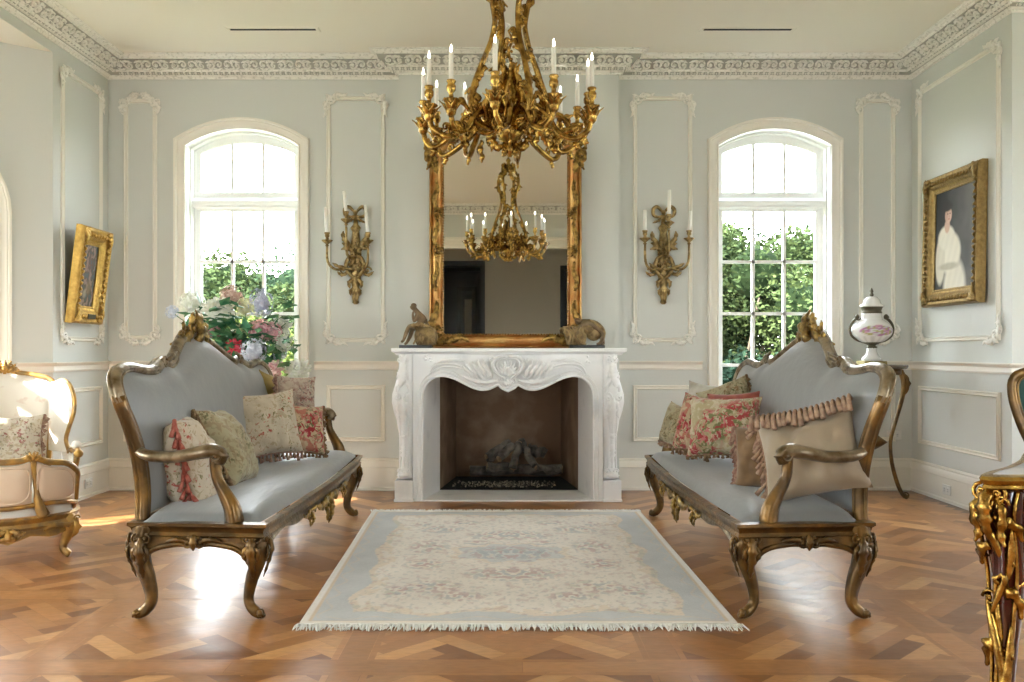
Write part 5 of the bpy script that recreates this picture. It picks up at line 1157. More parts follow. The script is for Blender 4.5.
def flower(px,py,Y,rp,kind,pm,lab,elong=1.0,seed=0):
    c=at(px,py,Y); r_=rp*1.12*Y/F; t=thing('cut_flower',V0,label=lab,cat='flower',group='blooms in the vase behind the left settee'); rn=random.Random(seed*7+3); cl=c-V0
    mb=MB()
    if kind=='hyd':
        mb.ball(cl,r_*.62,10,7)
        for i in range(85):
            d=Vector((rn.gauss(0,1),rn.gauss(0,1),rn.gauss(0,1))).normalized(); p=cl+Vector((d.x,d.y,d.z*elong))*r_*rn.uniform(.78,1.0); a=d.orthogonal().normalized(); a.rotate(Matrix.Rotation(rn.random()*6.3,3,d)); b=d.cross(a); s=r_*.23
            for (u,v_) in ((1,0),(0,1),(-1,0),(0,-1)):
                o=a*u+b*v_; q=d.cross(o); mb.add([p,p+o*s*.6+q*s*.38+d*s*.15,p+o*s+d*s*.3,p+o*s*.6-q*s*.38+d*s*.15],[(0,1,2,3)])
    else:
        n_=[5,8,11,13]; f=Vector((rn.uniform(-.3,.5),-.8,.5)).normalized(); a=f.orthogonal().normalized(); b=f.cross(a); mb.ball(cl+f*r_*.1,r_*.3,8,6)
        for L_,k in enumerate(n_):
            op_=.25+.28*L_
            for i in range(k):
                th=2*PI*(i+.5*L_)/k+rn.gauss(0,.08); o=(a*math.cos(th)+b*math.sin(th)); q=f.cross(o); w_=r_*.25 if kind=='rose' else r_*.15
                base=cl-f*r_*.12*L_; tip=base+o*r_*op_*1.05+f*r_*(.55-.16*L_); mid=base+o*r_*op_*.62+f*r_*(.34-.10*L_)
                mb.add([base,mid+q*w_,tip+q*w_*.45,tip+f*r_*.06,tip-q*w_*.45,mid-q*w_],[(0,1,2,3,4,5)])
    mb.build('bloom',PM[pm],t,False)
    mb=MB(); stube(mb,[(rn.uniform(-.02,.02),rn.uniform(-.02,.02),-.1),(cl.x*.25,cl.y*.25,cl.z*.45),(cl.x*.8,cl.y*.8,cl.z*.85-.01),tuple(cl)],.0035,5,3); mb.build('stem',M['stem'],t)
    mb=MB()
    for i in range(5):
        f_=rn.uniform(.45,1.0); p=Vector((cl.x*f_*.85,cl.y*f_*.85,cl.z*f_*.93)); d=Vector((rn.gauss(0,1),rn.gauss(0,.7)-.4,rn.gauss(.2,.5))).normalized(); q=d.cross(Vector((0,0,1))).normalized() if abs(d.z)<.95 else Vector((1,0,0)); l=rn.uniform(.07,.12); w_=l*.30; up=Vector((0,0,1))
        mb.add([p,p+d*l*.35+q*w_+up*l*.1,p+d*l*.75+q*w_*.7+up*l*.06,p+d*l-up*l*.05,p+d*l*.75-q*w_*.7+up*l*.06,p+d*l*.35-q*w_+up*l*.1,p+d*l*.5+up*l*.02],[(0,1,6),(1,2,6),(2,3,6),(3,4,6),(4,5,6),(5,0,6)])
    mb.build('leaves',M['leafm'],t,False)
for i,a in enumerate([
 (192,304,6.66,12,'hyd','w','white hydrangea at the upper left of the bouquet'),(218,308,6.60,13,'rose','w','large white peony near the top left of the bouquet'),(232,297,6.80,11,'hyd','d','dusty pink flower head at the very top of the bouquet'),
 (261,303,6.62,11,'hyd','l','tall lilac grey hydrangea at the top right of the bouquet',1.25),(246,307,6.75,9,'hyd','y','small cream flower between the two tallest blooms'),(259,330,6.56,11,'hyd','p','pink flower cluster in the right middle of the bouquet'),
 (272,332,6.60,9,'hyd','p','smaller pink cluster right of the larger pink one'),(237,346,6.45,9,'dahl','r','bright crimson red dahlia low in the middle of the bouquet'),(254,351,6.42,12,'hyd','b','bluish white hydrangea beside the red dahlia'),
 (212,333,6.60,8,'hyd','p','pink bloom at the lower left just above the settee back'),(284,342,6.60,9,'hyd','w','white hydrangea at the right edge of the bouquet'),(297,368,6.50,11,'rose','w','large white peony lowest at the right of the bouquet'),
 (273,368,6.48,9,'rose','c','pinkish white lily bloom low at the right of the bouquet'),(281,324,6.70,9,'rose','w','white bloom with pale centre high on the right side of the bouquet'),(172,312,6.72,6,'hyd','b','wispy pale blue spray furthest left in the bouquet'),
 (279,354,6.66,7,'hyd','b','small bluish white bloom under the right white hydrangea'),(200,318,6.75,7,'hyd','c','small blush bloom below the upper left hydrangea'),(240,328,6.62,6,'dahl','y','small cream star flower in the centre of the bouquet')]):
    flower(*a[:7],elong=(a[7] if len(a)>7 else 1),seed=i)
# greenery
gr=thing('foliage_spray',V0,label='dark green leaf sprays filling the bouquet behind the left settee',cat='foliage')
mb=MB(); rn=random.Random(11)
for i in range(330):
    p=at(max(190,min(292,rn.gauss(240,26))),max(306,min(378,rn.gauss(342,17))),rn.uniform(6.42,6.75))-V0; d=Vector((rn.gauss(0,1),-.5+rn.gauss(0,.5),rn.gauss(.1,.6))).normalized(); q=d.cross(Vector((0,.3,1))).normalized(); l=rn.uniform(.08,.13); w_=l*.34
    mb.add([p,p+d*l*.4+q*w_,p+d*l,p+d*l*.4-q*w_,p+d*l*.45+Vector((0,0,l*.08))],[(0,1,4),(1,2,4),(2,3,4),(3,0,4)])
mb.build('leaves',M['leafm'],gr,False)
mb=MB()
for i in range(14): c=at(195+i*7,320+8*math.sin(i),6.62)-V0; stube(mb,[(0,0,-.1),(c.x*.3,c.y*.3,c.z*.5),tuple(c)],.003,4,3)
mb.build('stems',M['stem'],gr)
# ================================================================== URN ON TABLE
ut=thing('gueridon_table',(2.87,7.04,0),label='small round table with slender splayed legs in the right corner behind the settee',cat='table')
mb=MB(); mb.lathe([(0,1.012),(.235,1.012),(.245,1.02),(.25,1.032),(.245,1.042),(0,1.042)],36); mb.build('table_top',M['ttop'],ut,40)
mb=MB(); mb.lathe([(.19,.965),(.20,.97),(.205,1.012),(.185,1.012)],30); mb.build('frieze_band',M['sofagilt'],ut)
for k in range(3):
    a=R(-25+120*k); mb=MB(); mb.M=Matrix.Rotation(a,4,'Z'); P=smooth([(.19,0,1.0),(.215,0,.90),(.20,0,.78),(.15,0,.58),(.12,0,.45),(.13,0,.28),(.17,0,.12),(.21,0,.035),(.24,0,.022)],4); mb.tube(P,lerp_list([.022,.022,.018,.014,.014,.015,.016,.016,.018],len(P)),8); mb.volute((.225,.04),.028,1.2,-PI/2,.28,1,y=0); mb.leaf([(.21,0,.98),(.245,0,.90),(.215,0,.80)],.02,.4,4); mb.M=None; mb.build('leg',M['sofagilt'],ut)
mb=MB(); mb.lathe([(.01,.38),(.06,.41),(.10,.44),(.06,.47),(.02,.50),(.012,.56),(.004,.60)],16); mb.build('stretcher_finial',M['sofagilt'],ut)
un=thing('porcelain_urn',(2.836,7.0,1.042),label='lidded white porcelain urn with painted flowers and bronze handles on the corner table',cat='urn')
q=1/128.6
mb=MB(); mb.box(-11*q,-11*q,0,11*q,11*q,4*q,.004); mb.build('brass_base',M['brass'],un,False)
mb=MB(); mb.lathe([(9.5*q,4*q),(9*q,7*q),(6*q,10*q),(4.5*q,14*q),(5*q,17*q)],28,flute=(16,.04)); mb.build('foot',M['porc'],un)
mb=MB(); mb.lathe([(5*q,16.5*q),(5.5*q,18*q),(3.5*q,19*q),(5*q,20.5*q),(9*q,22*q),(11*q,24*q),(6*q,24*q)],24); mb.build('lower_mount',M['brz'],un)
prof=[(9.5,22.5),(14,25),(18,29),(19.6,33),(19.2,37),(16.5,41),(12.5,44),(9.8,46),(9.6,51.5)]; prof=[(p.x,p.z) for p in smooth([(a,0,b) for a,b in prof],4)]
mb=MB(); n_=48; mb.lathe([(a*q,b*q) for a,b in prof],n_)
cols=[]
for (x,y,z) in mb.v:
    th=math.atan2(y,x)+PI/2; zz=z/q; c=np.array([.80,.80,.78]); e=(th/.95)**2+((zz-34)/5.2)**2
    if e<1:
        m_=noise.noise(Vector((th*5,zz*.35,1))); c=np.array([.62,.62,.66])
        if m_>.05: c=np.array([.42,.20,.36])
        if m_<-.15 or (zz<32 and th<-.3): c=np.array([.36,.38,.14])
        if m_>.3: c=np.array([.60,.34,.45])
    elif zz<29 and math.sin(th*14)>.2: c=c*.8
    cols.append((*c,1))
mb.build('bowl',vcol_mat('painted_porcelain',.12),un,True,col=cols)
mb=MB(); mb.lathe([(9.5*q,51*q),(10*q,52*q),(9*q,54*q),(10.2*q,57*q),(11*q,58*q),(8*q,58*q)],28); mb.build('neck_band',M['brz'],un)
mb=MB(); mb.lathe([(11.4*q,58*q),(11.4*q,59*q),(8.5*q,61.5*q),(7.5*q,65*q),(4.5*q,68*q),(1.5*q,68.5*q)],28,flute=(18,.05)); mb.build('lid',M['porc'],un)
mb=MB(); mb.lathe([(1.2*q,68*q),(2.2*q,70*q),(1.2*q,72*q),(1.9*q,73.5*q),(.4*q,77*q)],12); mb.build('finial',M['brz'],un)
for s in (-1,1):
    mb=MB(); stube(mb,[(s*14*q,0,47*q),(s*18*q,0,44*q),(s*21.5*q,0,38*q),(s*20.5*q,0,30*q),(s*15*q,0,25*q),(s*9*q,0,23*q)],[.010,.012,.010,.009,.009,.008],8); mb.ball((s*14.5*q,0,48*q),(.020,.018,.022),8,6); mb.volute((s*14*q,47*q),.02,1.2,0,.3,s,y=-.01); mb.build('handle',M['brz'],un)
# ================================================================== PAINTINGS
def picture(name,lab,w,h,fw_,dep,mt,mp,paint,nu,nv,loc_,tiltY,plate=None):
    r=thing(name,loc_,label=lab,cat='painting'); r.rotation_euler=(0,tiltY,0)
    # local: u along +y, v up, outward mp*x
    def f(u,v,hh): return (mp*hh,u,v)
    mb=MB(); iw,ih=w/2-fw_,h/2-fw_
    s=fw_/.11; mb.mould([(-iw,-ih),(iw,-ih),(iw,ih),(-iw,ih)],[(-d*s,hh) for d,hh in [(0,.012),(0,.022),(.008,.026),(.012,.018),(.026,.022),(.034,.034),(.05,.050),(.066,.058),(.074,.048),(.082,.058),(.096,.064),(.104,.058),(.110,.04),(.110,0)]],f,closed=True); mb.build('frame',M[mt],r,40)
    mb=MB(); step=.042
    for (ax,L_,sg) in (('h',w-fw_,1),('h',w-fw_,-1),('v',h-fw_,1),('v',h-fw_,-1)):
        k=int(L_/step)
        for i in range(k):
            tt=-L_/2+L_*(i+.5)/k; u,v=(tt,sg*(h/2-fw_*.42)) if ax=='h' else (sg*(w/2-fw_*.42),tt); a=.5*(1 if i%2 else -1)
            dx=(math.cos(a),math.sin(a)) if ax=='h' else (-math.sin(a),math.cos(a))
            mb.leaf([f(u-dx[0]*.02,v-dx[1]*.02,.050),f(u,v,.066),f(u+dx[0]*.022,v+dx[1]*.022,.052)],.017,.45,2,5,up=(mp,0,0)); 
    for su in (-1,1):
        for sv in (-1,1):
            for k in range(3): mb.leaf([f(su*(w/2-.02),sv*(h/2-.02),.06),f(su*(w/2-.05-.02*k),sv*(h/2-.09+.03*k),.076),f(su*(w/2-.03-.045*k),sv*(h/2-.13+.05*k),.058)],.02,.45,3,5,up=(mp,0,0))
    mb.build('frame_carving',M[mt],r)
    mb=MB(); cols=[]
    for j in range(nv):
        for i in range(nu):
            a=i/(nu-1);b=j/(nv-1); mb.v.append(f((a-.5)*2*iw,(b-.5)*2*ih,.014)); cols.append((*paint(a,b),1))
    mb.f=[(j*nu+i,j*nu+i+1,(j+1)*nu+i+1,(j+1)*nu+i) for j in range(nv-1) for i in range(nu-1)]; mb.fm=[0]*len(mb.f)
    mb.build('canvas',vcol_mat(name+'_oil_paint',.7),r,True,col=cols)
    mb=MB(); x0_,x1_=sorted((0,mp*.012)); mb.box(x0_,-w/2+.02,-h/2+.02,x1_,w/2-.02,h/2-.02); mb.build('backing_board',M['bark'],r,False)
    if plate:
        mb=MB(); x0_,x1_=sorted((mp*.062*s,mp*.068*s)); mb.box(x0_,-.06,-h/2+fw_*.3,x1_,.06,-h/2+fw_*.58); mb.build('title_plate',M['brz'],r,False)
    return r
def el(a,b,ca,cb,ra,rb,soft=.15):
    e=math.hypot((a-ca)/ra,(b-cb)/rb); return max(0,min(1,(1+soft-e)/(2*soft)))
def mixc(c,d,t): return tuple(x*(1-t)+y*t for x,y in zip(c,d))
def portrait(a,b):     # a runs towards the window wall (left in view is a=1)
    u=1-a; u=.61+(u-.5)*.80; b=.47+(b-.5)*.82; n_=noise.noise(Vector((u*4,b*4,2)))*.5+noise.noise(Vector((u*11,b*11,5)))*.25
    c=mixc((.012,.013,.012),(.10,.095,.085),max(0,min(1,(u-.42)*1.8+n_*.7)))
    c=mixc(c,(.030,.034,.030),el(u,b,.2,.12,.35,.25,.6))
    # dress: skirt, bodice, sleeve
    t=el(u,b,.62,.06,.22,.24); c=mixc(c,(.62,.58,.48),t)
    t=el(u,b,.50,.36,.235,.17,.10); c=mixc(c,(.66,.62,.51),t)
    t=el(u,b,.32,.30,.10,.20,.12); c=mixc(c,(.56,.52,.42),t)
    t=el(u,b,.44,.49,.17,.10,.12); c=mixc(c,(.64,.60,.50),t)
    t=el(u,b,.50,.245,.20,.03,.3)*.8; c=mixc(c,(.34,.30,.22),t)
    if abs(n_)<.04 and t>.2: pass
    t=el(u,b,.455,.585,.055,.06); c=mixc(c,(.50,.33,.24),t)          # neck
    t=el(u,b,.43,.715,.105,.085,.2); c=mixc(c,(.018,.012,.010),t)    # hair
    t=el(u,b,.475,.675,.070,.068,.1); c=mixc(c,(.56,.37,.28),t)      # face
    t=el(u,b,.44,.67,.03,.05,.4)*.5; c=mixc(c,(.36,.20,.14),t)
    t=el(u,b,.455,.745,.105,.038,.2); c=mixc(c,(.018,.012,.010),t)
    for ex in (.462,.507): c=mixc(c,(.04,.02,.02),el(u,b,ex,.685,.011,.006,.4))
    c=mixc(c,(.38,.12,.10),el(u,b,.487,.640,.016,.006,.4)); c=mixc(c,(.42,.25,.18),el(u,b,.492,.662,.006,.014,.5))
    f_=math.sin((u*9-b*5)*6)*.5+.5
    if el(u,b,.62,.06,.22,.24)>.5 or el(u,b,.5,.36,.235,.17)>.5:
        if b<.52: c=tuple(x*(.95+.06*f_) for x in c)
    return c
def stilllife(a,b):
    n_=noise.noise(Vector((a*7,b*9,2)))+.5*noise.noise(Vector((a*16,b*20,6)))
    c=mixc((.055,.045,.03),(.10,.085,.055),max(0,min(1,.5+n_)))
    c=mixc(c,(.14,.08,.07),el(a,b,.5,.62,.24,.26,.4)*.6)
    if n_>.18: c=mixc(c,(.30,.20,.17),.6)
    if n_<-.3: c=mixc(c,(.06,.10,.11),.7)
    c=mixc(c,(.34,.30,.24),el(a,b,.38,.20,.12,.07,.4)*.6); c=mixc(c,(.22,.16,.08),el(a,b,.62,.3,.16,.12,.4)*.5)
    return c
picture('framed_painting','gilt framed portrait of a dark haired woman in white on the right wall',.85,1.0,.13,0,'pgold2',-1,portrait,110,150,(XR-.012,6.685,1.99),R(1.2))
picture('framed_painting','small dark painting in a wide gilt frame tilting forward on the left wall',.50,.735,.135,0,'pgold',1,stilllife,60,90,(XL+.075,6.90,1.728),R(7),True)
# ================================================================== STATUES
def skin(name,chains,m,parent,sub=2):
    """one continuous surface grown over connected joints; chains: lists of (x,y,z,r) sharing points"""
    idx={};vs=[];es=[];rs=[]
    for ch_ in chains:
        prev=None
        for (x,y,z,r) in ch_:
            k=(round(x,4),round(y,4),round(z,4))
            if k not in idx: idx[k]=len(vs); vs.append((x,y,z)); rs.append(r)
            if prev is not None and prev!=idx[k]: es.append((prev,idx[k]))
            prev=idx[k]
    me=bpy.data.meshes.new(name); me.from_pydata(vs,es,[]); me.materials.append(m); o=bpy.data.objects.new(name,me); COL.objects.link(o); o.parent=parent
    md=o.modifiers.new('skin','SKIN'); md.use_smooth_shade=True
    me.skin_vertices if me.skin_vertices else None
    if not me.skin_vertices:
        try: me.attributes.new('skin','FLOAT','POINT')
        except Exception: pass
    for i,sv in enumerate(me.skin_vertices[0].data): sv.radius=(rs[i],rs[i]); sv.use_root=(i==0)
    s=o.modifiers.new('sub','SUBSURF'); s.levels=sub; s.render_levels=sub
    return o
def tubefig(mb,chains):
    for ch_ in chains:
        P=smooth([c[:3] for c in ch_],4); mb.tube(P,lerp_list([c[3] for c in ch_],len(P)),10)
Yst=7.02; u=Yst/F; zs=1.1715
def lp(px,py,dy,r,ox=416): return ((px-ox)*u,dy,(346.8-py)*u,r*u*1.18)
s1=thing('bronze_statuette',((416-CX)*u,Yst,zs),label='bronze statuette of a seated youth, left end of the mantel',cat='statue')
mb=MB(); mb.box(-16*u,-.07,0,16.5*u,.07,3.2*u,.002); mb.build('plinth',M['black'],s1,False)
fig=[[lp(424,325,0,4.6),lp(423,320,0,4.4),lp(420.5,314.5,0,4.6),lp(417.5,310.5,-.0,2.2),lp(414.5,307.6,-.002,2.2),lp(413.2,305.4,-.004,3.3),lp(412.4,303.6,-.004,2.6)],
 [lp(424,325,0,4.6),lp(417,324.5,-.022,3.0),lp(409.5,325,-.026,2.2),lp(406.5,332,-.03,1.9),lp(404,339,-.032,1.3),lp(401.5,341,-.036,1.1)],
 [lp(424,325,0,4.6),lp(418,326,.014,3.0),lp(412.5,327,.014,2.2),lp(410,335,.0,1.9),lp(407,341,-.004,1.3),lp(404.5,343,-.008,1.1)],
 [lp(420.5,314.5,0,4.6),lp(418,314.5,-.030,1.8),lp(414.5,321,-.034,1.4),lp(413,314,-.024,1.1),lp(413.5,309.8,-.018,.9)],
 [lp(420.5,314.5,0,4.6),lp(423,315.5,.028,1.8),lp(426,321,.030,1.5),lp(428.5,326,.022,1.2),lp(430.5,328.5,.018,.9)]]
try: skin('figure',fig,M['terra'],s1)
except Exception as ex:
    mb=MB(); tubefig(mb,fig); mb.build('figure',M['terra'],s1)
mb=MB(); c=lp(413,305.2,0,3); mb.ball((c[0]+.006,c[1]-.004,c[2]+.008),(.024,.024,.020),10,7); mb.ball((c[0]-.020,-.008,c[2]-.002),.005,6,4); mb.build('hair',M['terra'],s1)
mb=MB()
def drape(a,b):
    th=2*PI*a; rx=(9.5+2.2*b)*u*(1+.10*math.sin(th*7)+.06*math.sin(th*13)); ry=.052*(1+.10*math.sin(th*9)); z=(3.2+(1-b)*20)*u if False else (3.2+b*18)*u
    sh=.72+.28*math.sin(PI*min(1,b*.9+.15)); top=1-.35*max(0,b-.85)/.15
    return ((426-416)*u+rx*math.cos(th)*sh*top, ry*math.sin(th)*sh*top, z)
mb.grid(drape,48,12,wrapu=True); n0=len(mb.v); 
mb.f.append(tuple(range(n0-48,n0))); mb.fm.append(0)
for k in range(5): stube(mb,[lp(413+2.0*k,325,-.036,1)[:3],lp(419+3.2*k-k*k*.3,331+k,-.056,1)[:3],lp(414+5.0*k,343-k*.5,-.050,1)[:3]],[.006,.010,.007],6)
mb.ball(lp(428,336,-.01,1)[:3],(.062,.050,.058),12,8)
mb.leaf([lp(412,324.5,-.045,1)[:3],lp(420,323.5,-.058,1)[:3],lp(432,325,-.05,1)[:3]],.02,.4,5)
mb.build('draped_rock',M['terra2'],s1)
s2=thing('bronze_statuette',((586-CX)*u,Yst,zs),label='bronze statuette of a cloaked crouching figure, right end of the mantel',cat='statue')
def lq(px,py,dy,r): return lp(px,py,dy,r,586)
mb=MB(); mb.box(-17*u,-.07,0,18*u,.07,3.2*u,.002); mb.build('plinth',M['black'],s2,False)
fig=[[lq(596,327,0,5.5),lq(592,322.5,0,5.2),lq(586.5,320.8,0,4.6),lq(581,320.5,0,2.4),lq(577.8,320.4,-.01,2.8),lq(576,321,-.014,2.4)],
 [lq(596,327,0,5.5),lq(601.5,329,-.022,3.2),lq(603.5,334,-.026,2.4),lq(600,342,-.02,1.6),lq(596,343,-.03,1.3)],
 [lq(596,327,0,5.5),lq(600,331,.02,3.2),lq(602.5,337,.02,2.2),lq(604,342.5,.014,1.4),lq(601,343.2,.0,1.2)],
 [lq(586.5,320.8,0,4.6),lq(583,323,-.034,2.0),lq(577,327,-.044,1.7),lq(570,326.5,-.046,1.3),lq(567,328,-.045,1.0)],
 [lq(586.5,320.8,0,4.6),lq(584,324,.034,2.0),lq(577,328,.04,1.6),lq(571,327,.036,1.2)]]
try: skin('figure',fig,M['terra'],s2)
except Exception as ex: mb=MB(); tubefig(mb,fig); mb.build('figure',M['terra'],s2)
mb=MB(); c=lq(577,320,-.01,3); mb.ball((c[0]+.002,c[1]+.004,c[2]+.010),(.024,.024,.017),10,7); mb.build('hair',M['terra'],s2)
mb=MB()
for k in range(8): stube(mb,[lq(588,318.8,.03-.010*k,1)[:3],lq(597,321+.3*k,.034-.011*k,1)[:3],lq(604,328+.4*k,.03-.010*k,1)[:3],lq(603,336,.024-.009*k,1)[:3]],[.010,.012,.010,.006],6)
mb.ball(lq(594,330,.01,1)[:3],(.068,.045,.075),14,9); mb.ball(lq(587,327,-.005,1)[:3],(.06,.05,.05),12,8); mb.build('cloak',M['terra2'],s2)
mb=MB()
def drape2(a,b):
    th=2*PI*a; w_=(8.5+5.5*b-1.5*max(0,b-.8)/.2)*u; return ((576-586)*u+w_*math.cos(th)*(1+.06*math.sin(9*th)), .052*math.sin(th)*(.8+.3*b)*(1+.08*math.sin(11*th)), (3.2+b*19)*u)
mb.grid(drape2,48,12,wrapu=True); n0=len(mb.v); mb.f.append(tuple(range(n0-48,n0))); mb.fm.append(0)
for k in range(5): stube(mb,[lq(564+4*k,325.5,-.052,1)[:3],lq(570+3.0*k-k*k*.5,333+k*.6,-.060,1)[:3],lq(568+4.4*k,343,-.050,1)[:3]],[.006,.010,.006],6)
mb.ball(lq(574,331,-.01,1)[:3],(.085,.05,.05),12,8)
mb.build('draped_rock',M['terra2'],s2)
# ================================================================== CHAISE
CHX,CHY=-2.64,4.76
ch2=thing('chaise_longue',(CHX,CHY,0),R(30),'gilt framed cream silk winged chaise with low upholstered footboard at the left edge','armchair')
FP=[(-.350,.26,.40),(-.345,.19,.47),(-.29,.11,.525),(-.20,.045,.545),(-.12,.012,.575),(-.06,.002,.563),(0,0,.56),(.06,.002,.563),(.12,.012,.575),(.20,.045,.545),(.29,.11,.525),(.345,.19,.47),(.350,.26,.40),(.345,.28,.30)]
FP=[(-.345,.28,.30)]+FP
Pt=smooth(FP,5)
def plan(x): a=abs(x); return .0+1.02*max(0,a-.02)**2*1.15+ (0 if a<.3 else (a-.3)*1.6)
mb=MB(); mb.tube(Pt,.017,10,lobes=(3,.12)); mb.build('footboard_top_rail',M['duchgilt'],ch2)
mb=MB(); Pb=smooth([(-.345,.26,.285),(-.30,.13,.31),(-.2,.045,.325),(0,.0,.315),(.2,.045,.325),(.30,.13,.31),(.345,.26,.285)],5); mb.tube(Pb,.014,8); mb.build('footboard_lower_rail',M['duchgilt'],ch2)
for s in (-1,1):
    mb=MB(); stube(mb,[(s*.12,.012,.57),(s*.122,.010,.50),(s*.135,.012,.40),(s*.145,.014,.33),(s*.17,.02,.26)],[.020,.013,.014,.024,.034],8); mb.build('footboard_stile',M['duchgilt'],ch2)
    mb=MB(); Mx=frame((s*.12,-.010,.575),(1,0,0),(0,-1,0)); cartouche(mb,Mx@Matrix.Diagonal((1,1,1 if Mx[2][2]>0 else -1,1)),.32,1,.8); mb.build('rail_carving',M['duchgilt'],ch2)
def ipath(P,x):
    for a,b in zip(P,P[1:]):
        if a[0]<=x<=b[0]+1e-9 and b[0]>a[0]: t=(x-a[0])/(b[0]-a[0]); return a[1]+(b[1]-a[1])*t, a[2]+(b[2]-a[2])*t
    return P[-1][1],P[-1][2]
Pt2=[p for p in Pt if abs(p.x)<.349 and p.z>.41]; Pb2=Pb
for k,(xa,xb) in enumerate(((-.335,-.13),(-.112,.112),(.13,.335))):
    for (nm,off,ml,dm) in (('outer_panel',-.006,'duchback',.022),('inner_panel',.02,'duch',-.02)):
        def pf(a,b):
            x=xa+(xb-xa)*a; ty,tz=ipath(Pt2,x); by_,bz=ipath(Pb2,x); e=(1-abs(2*a-1)**5)*(1-abs(2*b-1)**5); z=bz+.012+(tz-.022-bz-.012)*b; y=by_+(ty-by_)*b
            return (x,y+off-dm*e,z)
        mb=MB(); mb.grid(pf,15,11); mb.build(nm,M[ml],ch2)
    mb=MB(); ring=[]
    for i in range(40):
        th=2*PI*i/40; a=.5+.5*math.copysign(abs(math.cos(th))**.6,math.cos(th))*.93; b=.5+.5*math.copysign(abs(math.sin(th))**.6,math.sin(th))*.90
        x=xa+(xb-xa)*a; ty,tz=ipath(Pt2,x); by_,bz=ipath(Pb2,x); ring.append((x,by_+(ty-by_)*b-.018,bz+.012+(tz-.034-bz)*b))
    mb.tube(ring,.0045,5,closed=True); mb.build('gimp_braid',M['duchback'],ch2)
# seat rail and apron
ring=[(-.335,1.0),(-.345,.6),(-.35,.28),(-.30,.135),(-.2,.05),(0,.0),(.2,.05),(.30,.135),(.35,.28),(.345,.6),(.335,1.0)]
ring=[(p.x,p.y) for p in smooth([(a,b,0) for a,b in ring],4)]
mb=MB(); mb.mould(ring,[(0,.185),(-.014,.19),(-.020,.205),(-.010,.225),(-.018,.24),(-.020,.25),(0,.26)],lambda x,y,h:(x,y,h),closed=True); mb.build('seat_rail',M['duchgilt'],ch2,40)
mb=MB(); vs=[];fs=[]
for i,(x,y) in enumerate(ring):
    dz=.018*math.exp(-(x/.07)**2)*(y<.2)+.010*math.cos(x*30)*(y<.3); vs+=[(x,y-.006,.195),(x,y-.010,.150-dz+ (.0 if y<.3 else .02))]
for i in range(len(ring)-1): fs.append((2*i,2*i+2,2*i+3,2*i+1))
mb.add(vs,fs); Mx=frame((0,-.022,.185),(1,0,0),(0,-1,0)); cartouche(mb,Mx@Matrix.Diagonal((1,1,(-1 if Mx[2][2]>0 else 1),1)),.55,1,.5)
for q_ in (-1,1):
    Mx=frame((q_*.26,.075,.19),(1,q_*.55,0),(0,-1,0)); mb.M=Mx@Matrix.Diagonal((q_,1,1 if Mx[2][2]>0 else -1,1)); mb.leaf([(-.10,0,-.01),(-.04,.012,.012),(.04,.012,.0),(.09,0,.02)],.018,.5,6); mb.volute((.09,.03),.022,1.2,0,.28,1,y=0); mb.M=None
mb.build('carved_apron',M['duchgilt'],ch2)
def dl(cx_,cy_,sx,sy):
    mb=MB(); pts=[(0,0,.235),(.012,.010,.20),(.018,.014,.165),(.006,.004,.115),(-.010,-.006,.07),(-.008,-.004,.045),(.012,.010,.02),(.020,.016,.014)]; P=smooth([(cx_+sx*a,cy_+sy*b,z) for a,b,z in pts],4)
    mb.tube(P,lerp_list([.038,.040,.036,.027,.020,.019,.020,.014],len(P)),10,lobes=(4,.1)); mb.volute((0,0),.0001); mb.leaf([(cx_+sx*.03,cy_+sy*.03,.22),(cx_+sx*.055,cy_+sy*.045,.17),(cx_+sx*.03,cy_+sy*.02,.11)],.022,.4,4); mb.build('leg',M['duchgilt'],ch2)
for s in (-1,1): dl(s*.285,.14,s,-.8); dl(s*.30,.93,s,.6)
# seat body
mb=MB()
def seat(a,b):
    x=(2*a-1)*.325; y0=plan(x)*.9+.03; y=y0+(1.0-y0)*b; e=max(0,1-abs(2*a-1)**8)**.5*max(0,1-abs(2*b-1)**10)**.5; return (x,y,.26+.165*e)
mb.grid(seat,31,31); mb.build('seat_cushion',M['duch'],ch2)
# back, wings
def btop(x): return 1.005+.028*math.cos(x/.27*PI*.5)**2-.05*(abs(x)/.27)**4
def bkp(off,dm):
    def fn(a,b):
        x=(2*a-1)*.262; zt=btop(x)-.02; z=.30+(zt-.30)*b; e=(1-abs(2*a-1)**6)*(1-abs(2*b-1)**6); return (x*(.90+.10*b),.965-.10*(x/.27)**2+.10*(b)+off-dm*e,z)
    return fn
mb=MB(); mb.grid(bkp(0,.04),21,21); mb.build('back_upholstery',M['duch'],ch2); mb=MB(); mb.grid(bkp(.03,-.01),15,15); mb.build('outer_back',M['duchback'],ch2)
fr=[(-.235,.88,.30),(-.245,.90,.55),(-.262,.93,.78),(-.275,.955,.92),(-.25,.975,.975),(-.16,1.02,1.00),(-.07,1.055,1.015),(0,1.065,1.035),(.07,1.055,1.015),(.16,1.02,1.00),(.25,.975,.975),(.275,.955,.92),(.262,.93,.78),(.245,.90,.55),(.235,.88,.30)]
mb=MB(); mb.tube(smooth(fr,4),.014,10,lobes=(3,.14)); mb.build('back_frame',M['duchgilt'],ch2)
mb=MB(); Mx=frame((0,1.045,1.035),(1,0,0),(0,-1,0)); cartouche(mb,Mx@Matrix.Diagonal((1,1,1 if Mx[2][2]>0 else -1,1)),.55,1,.7); mb.build('crest_carving',M['duchgilt'],ch2)
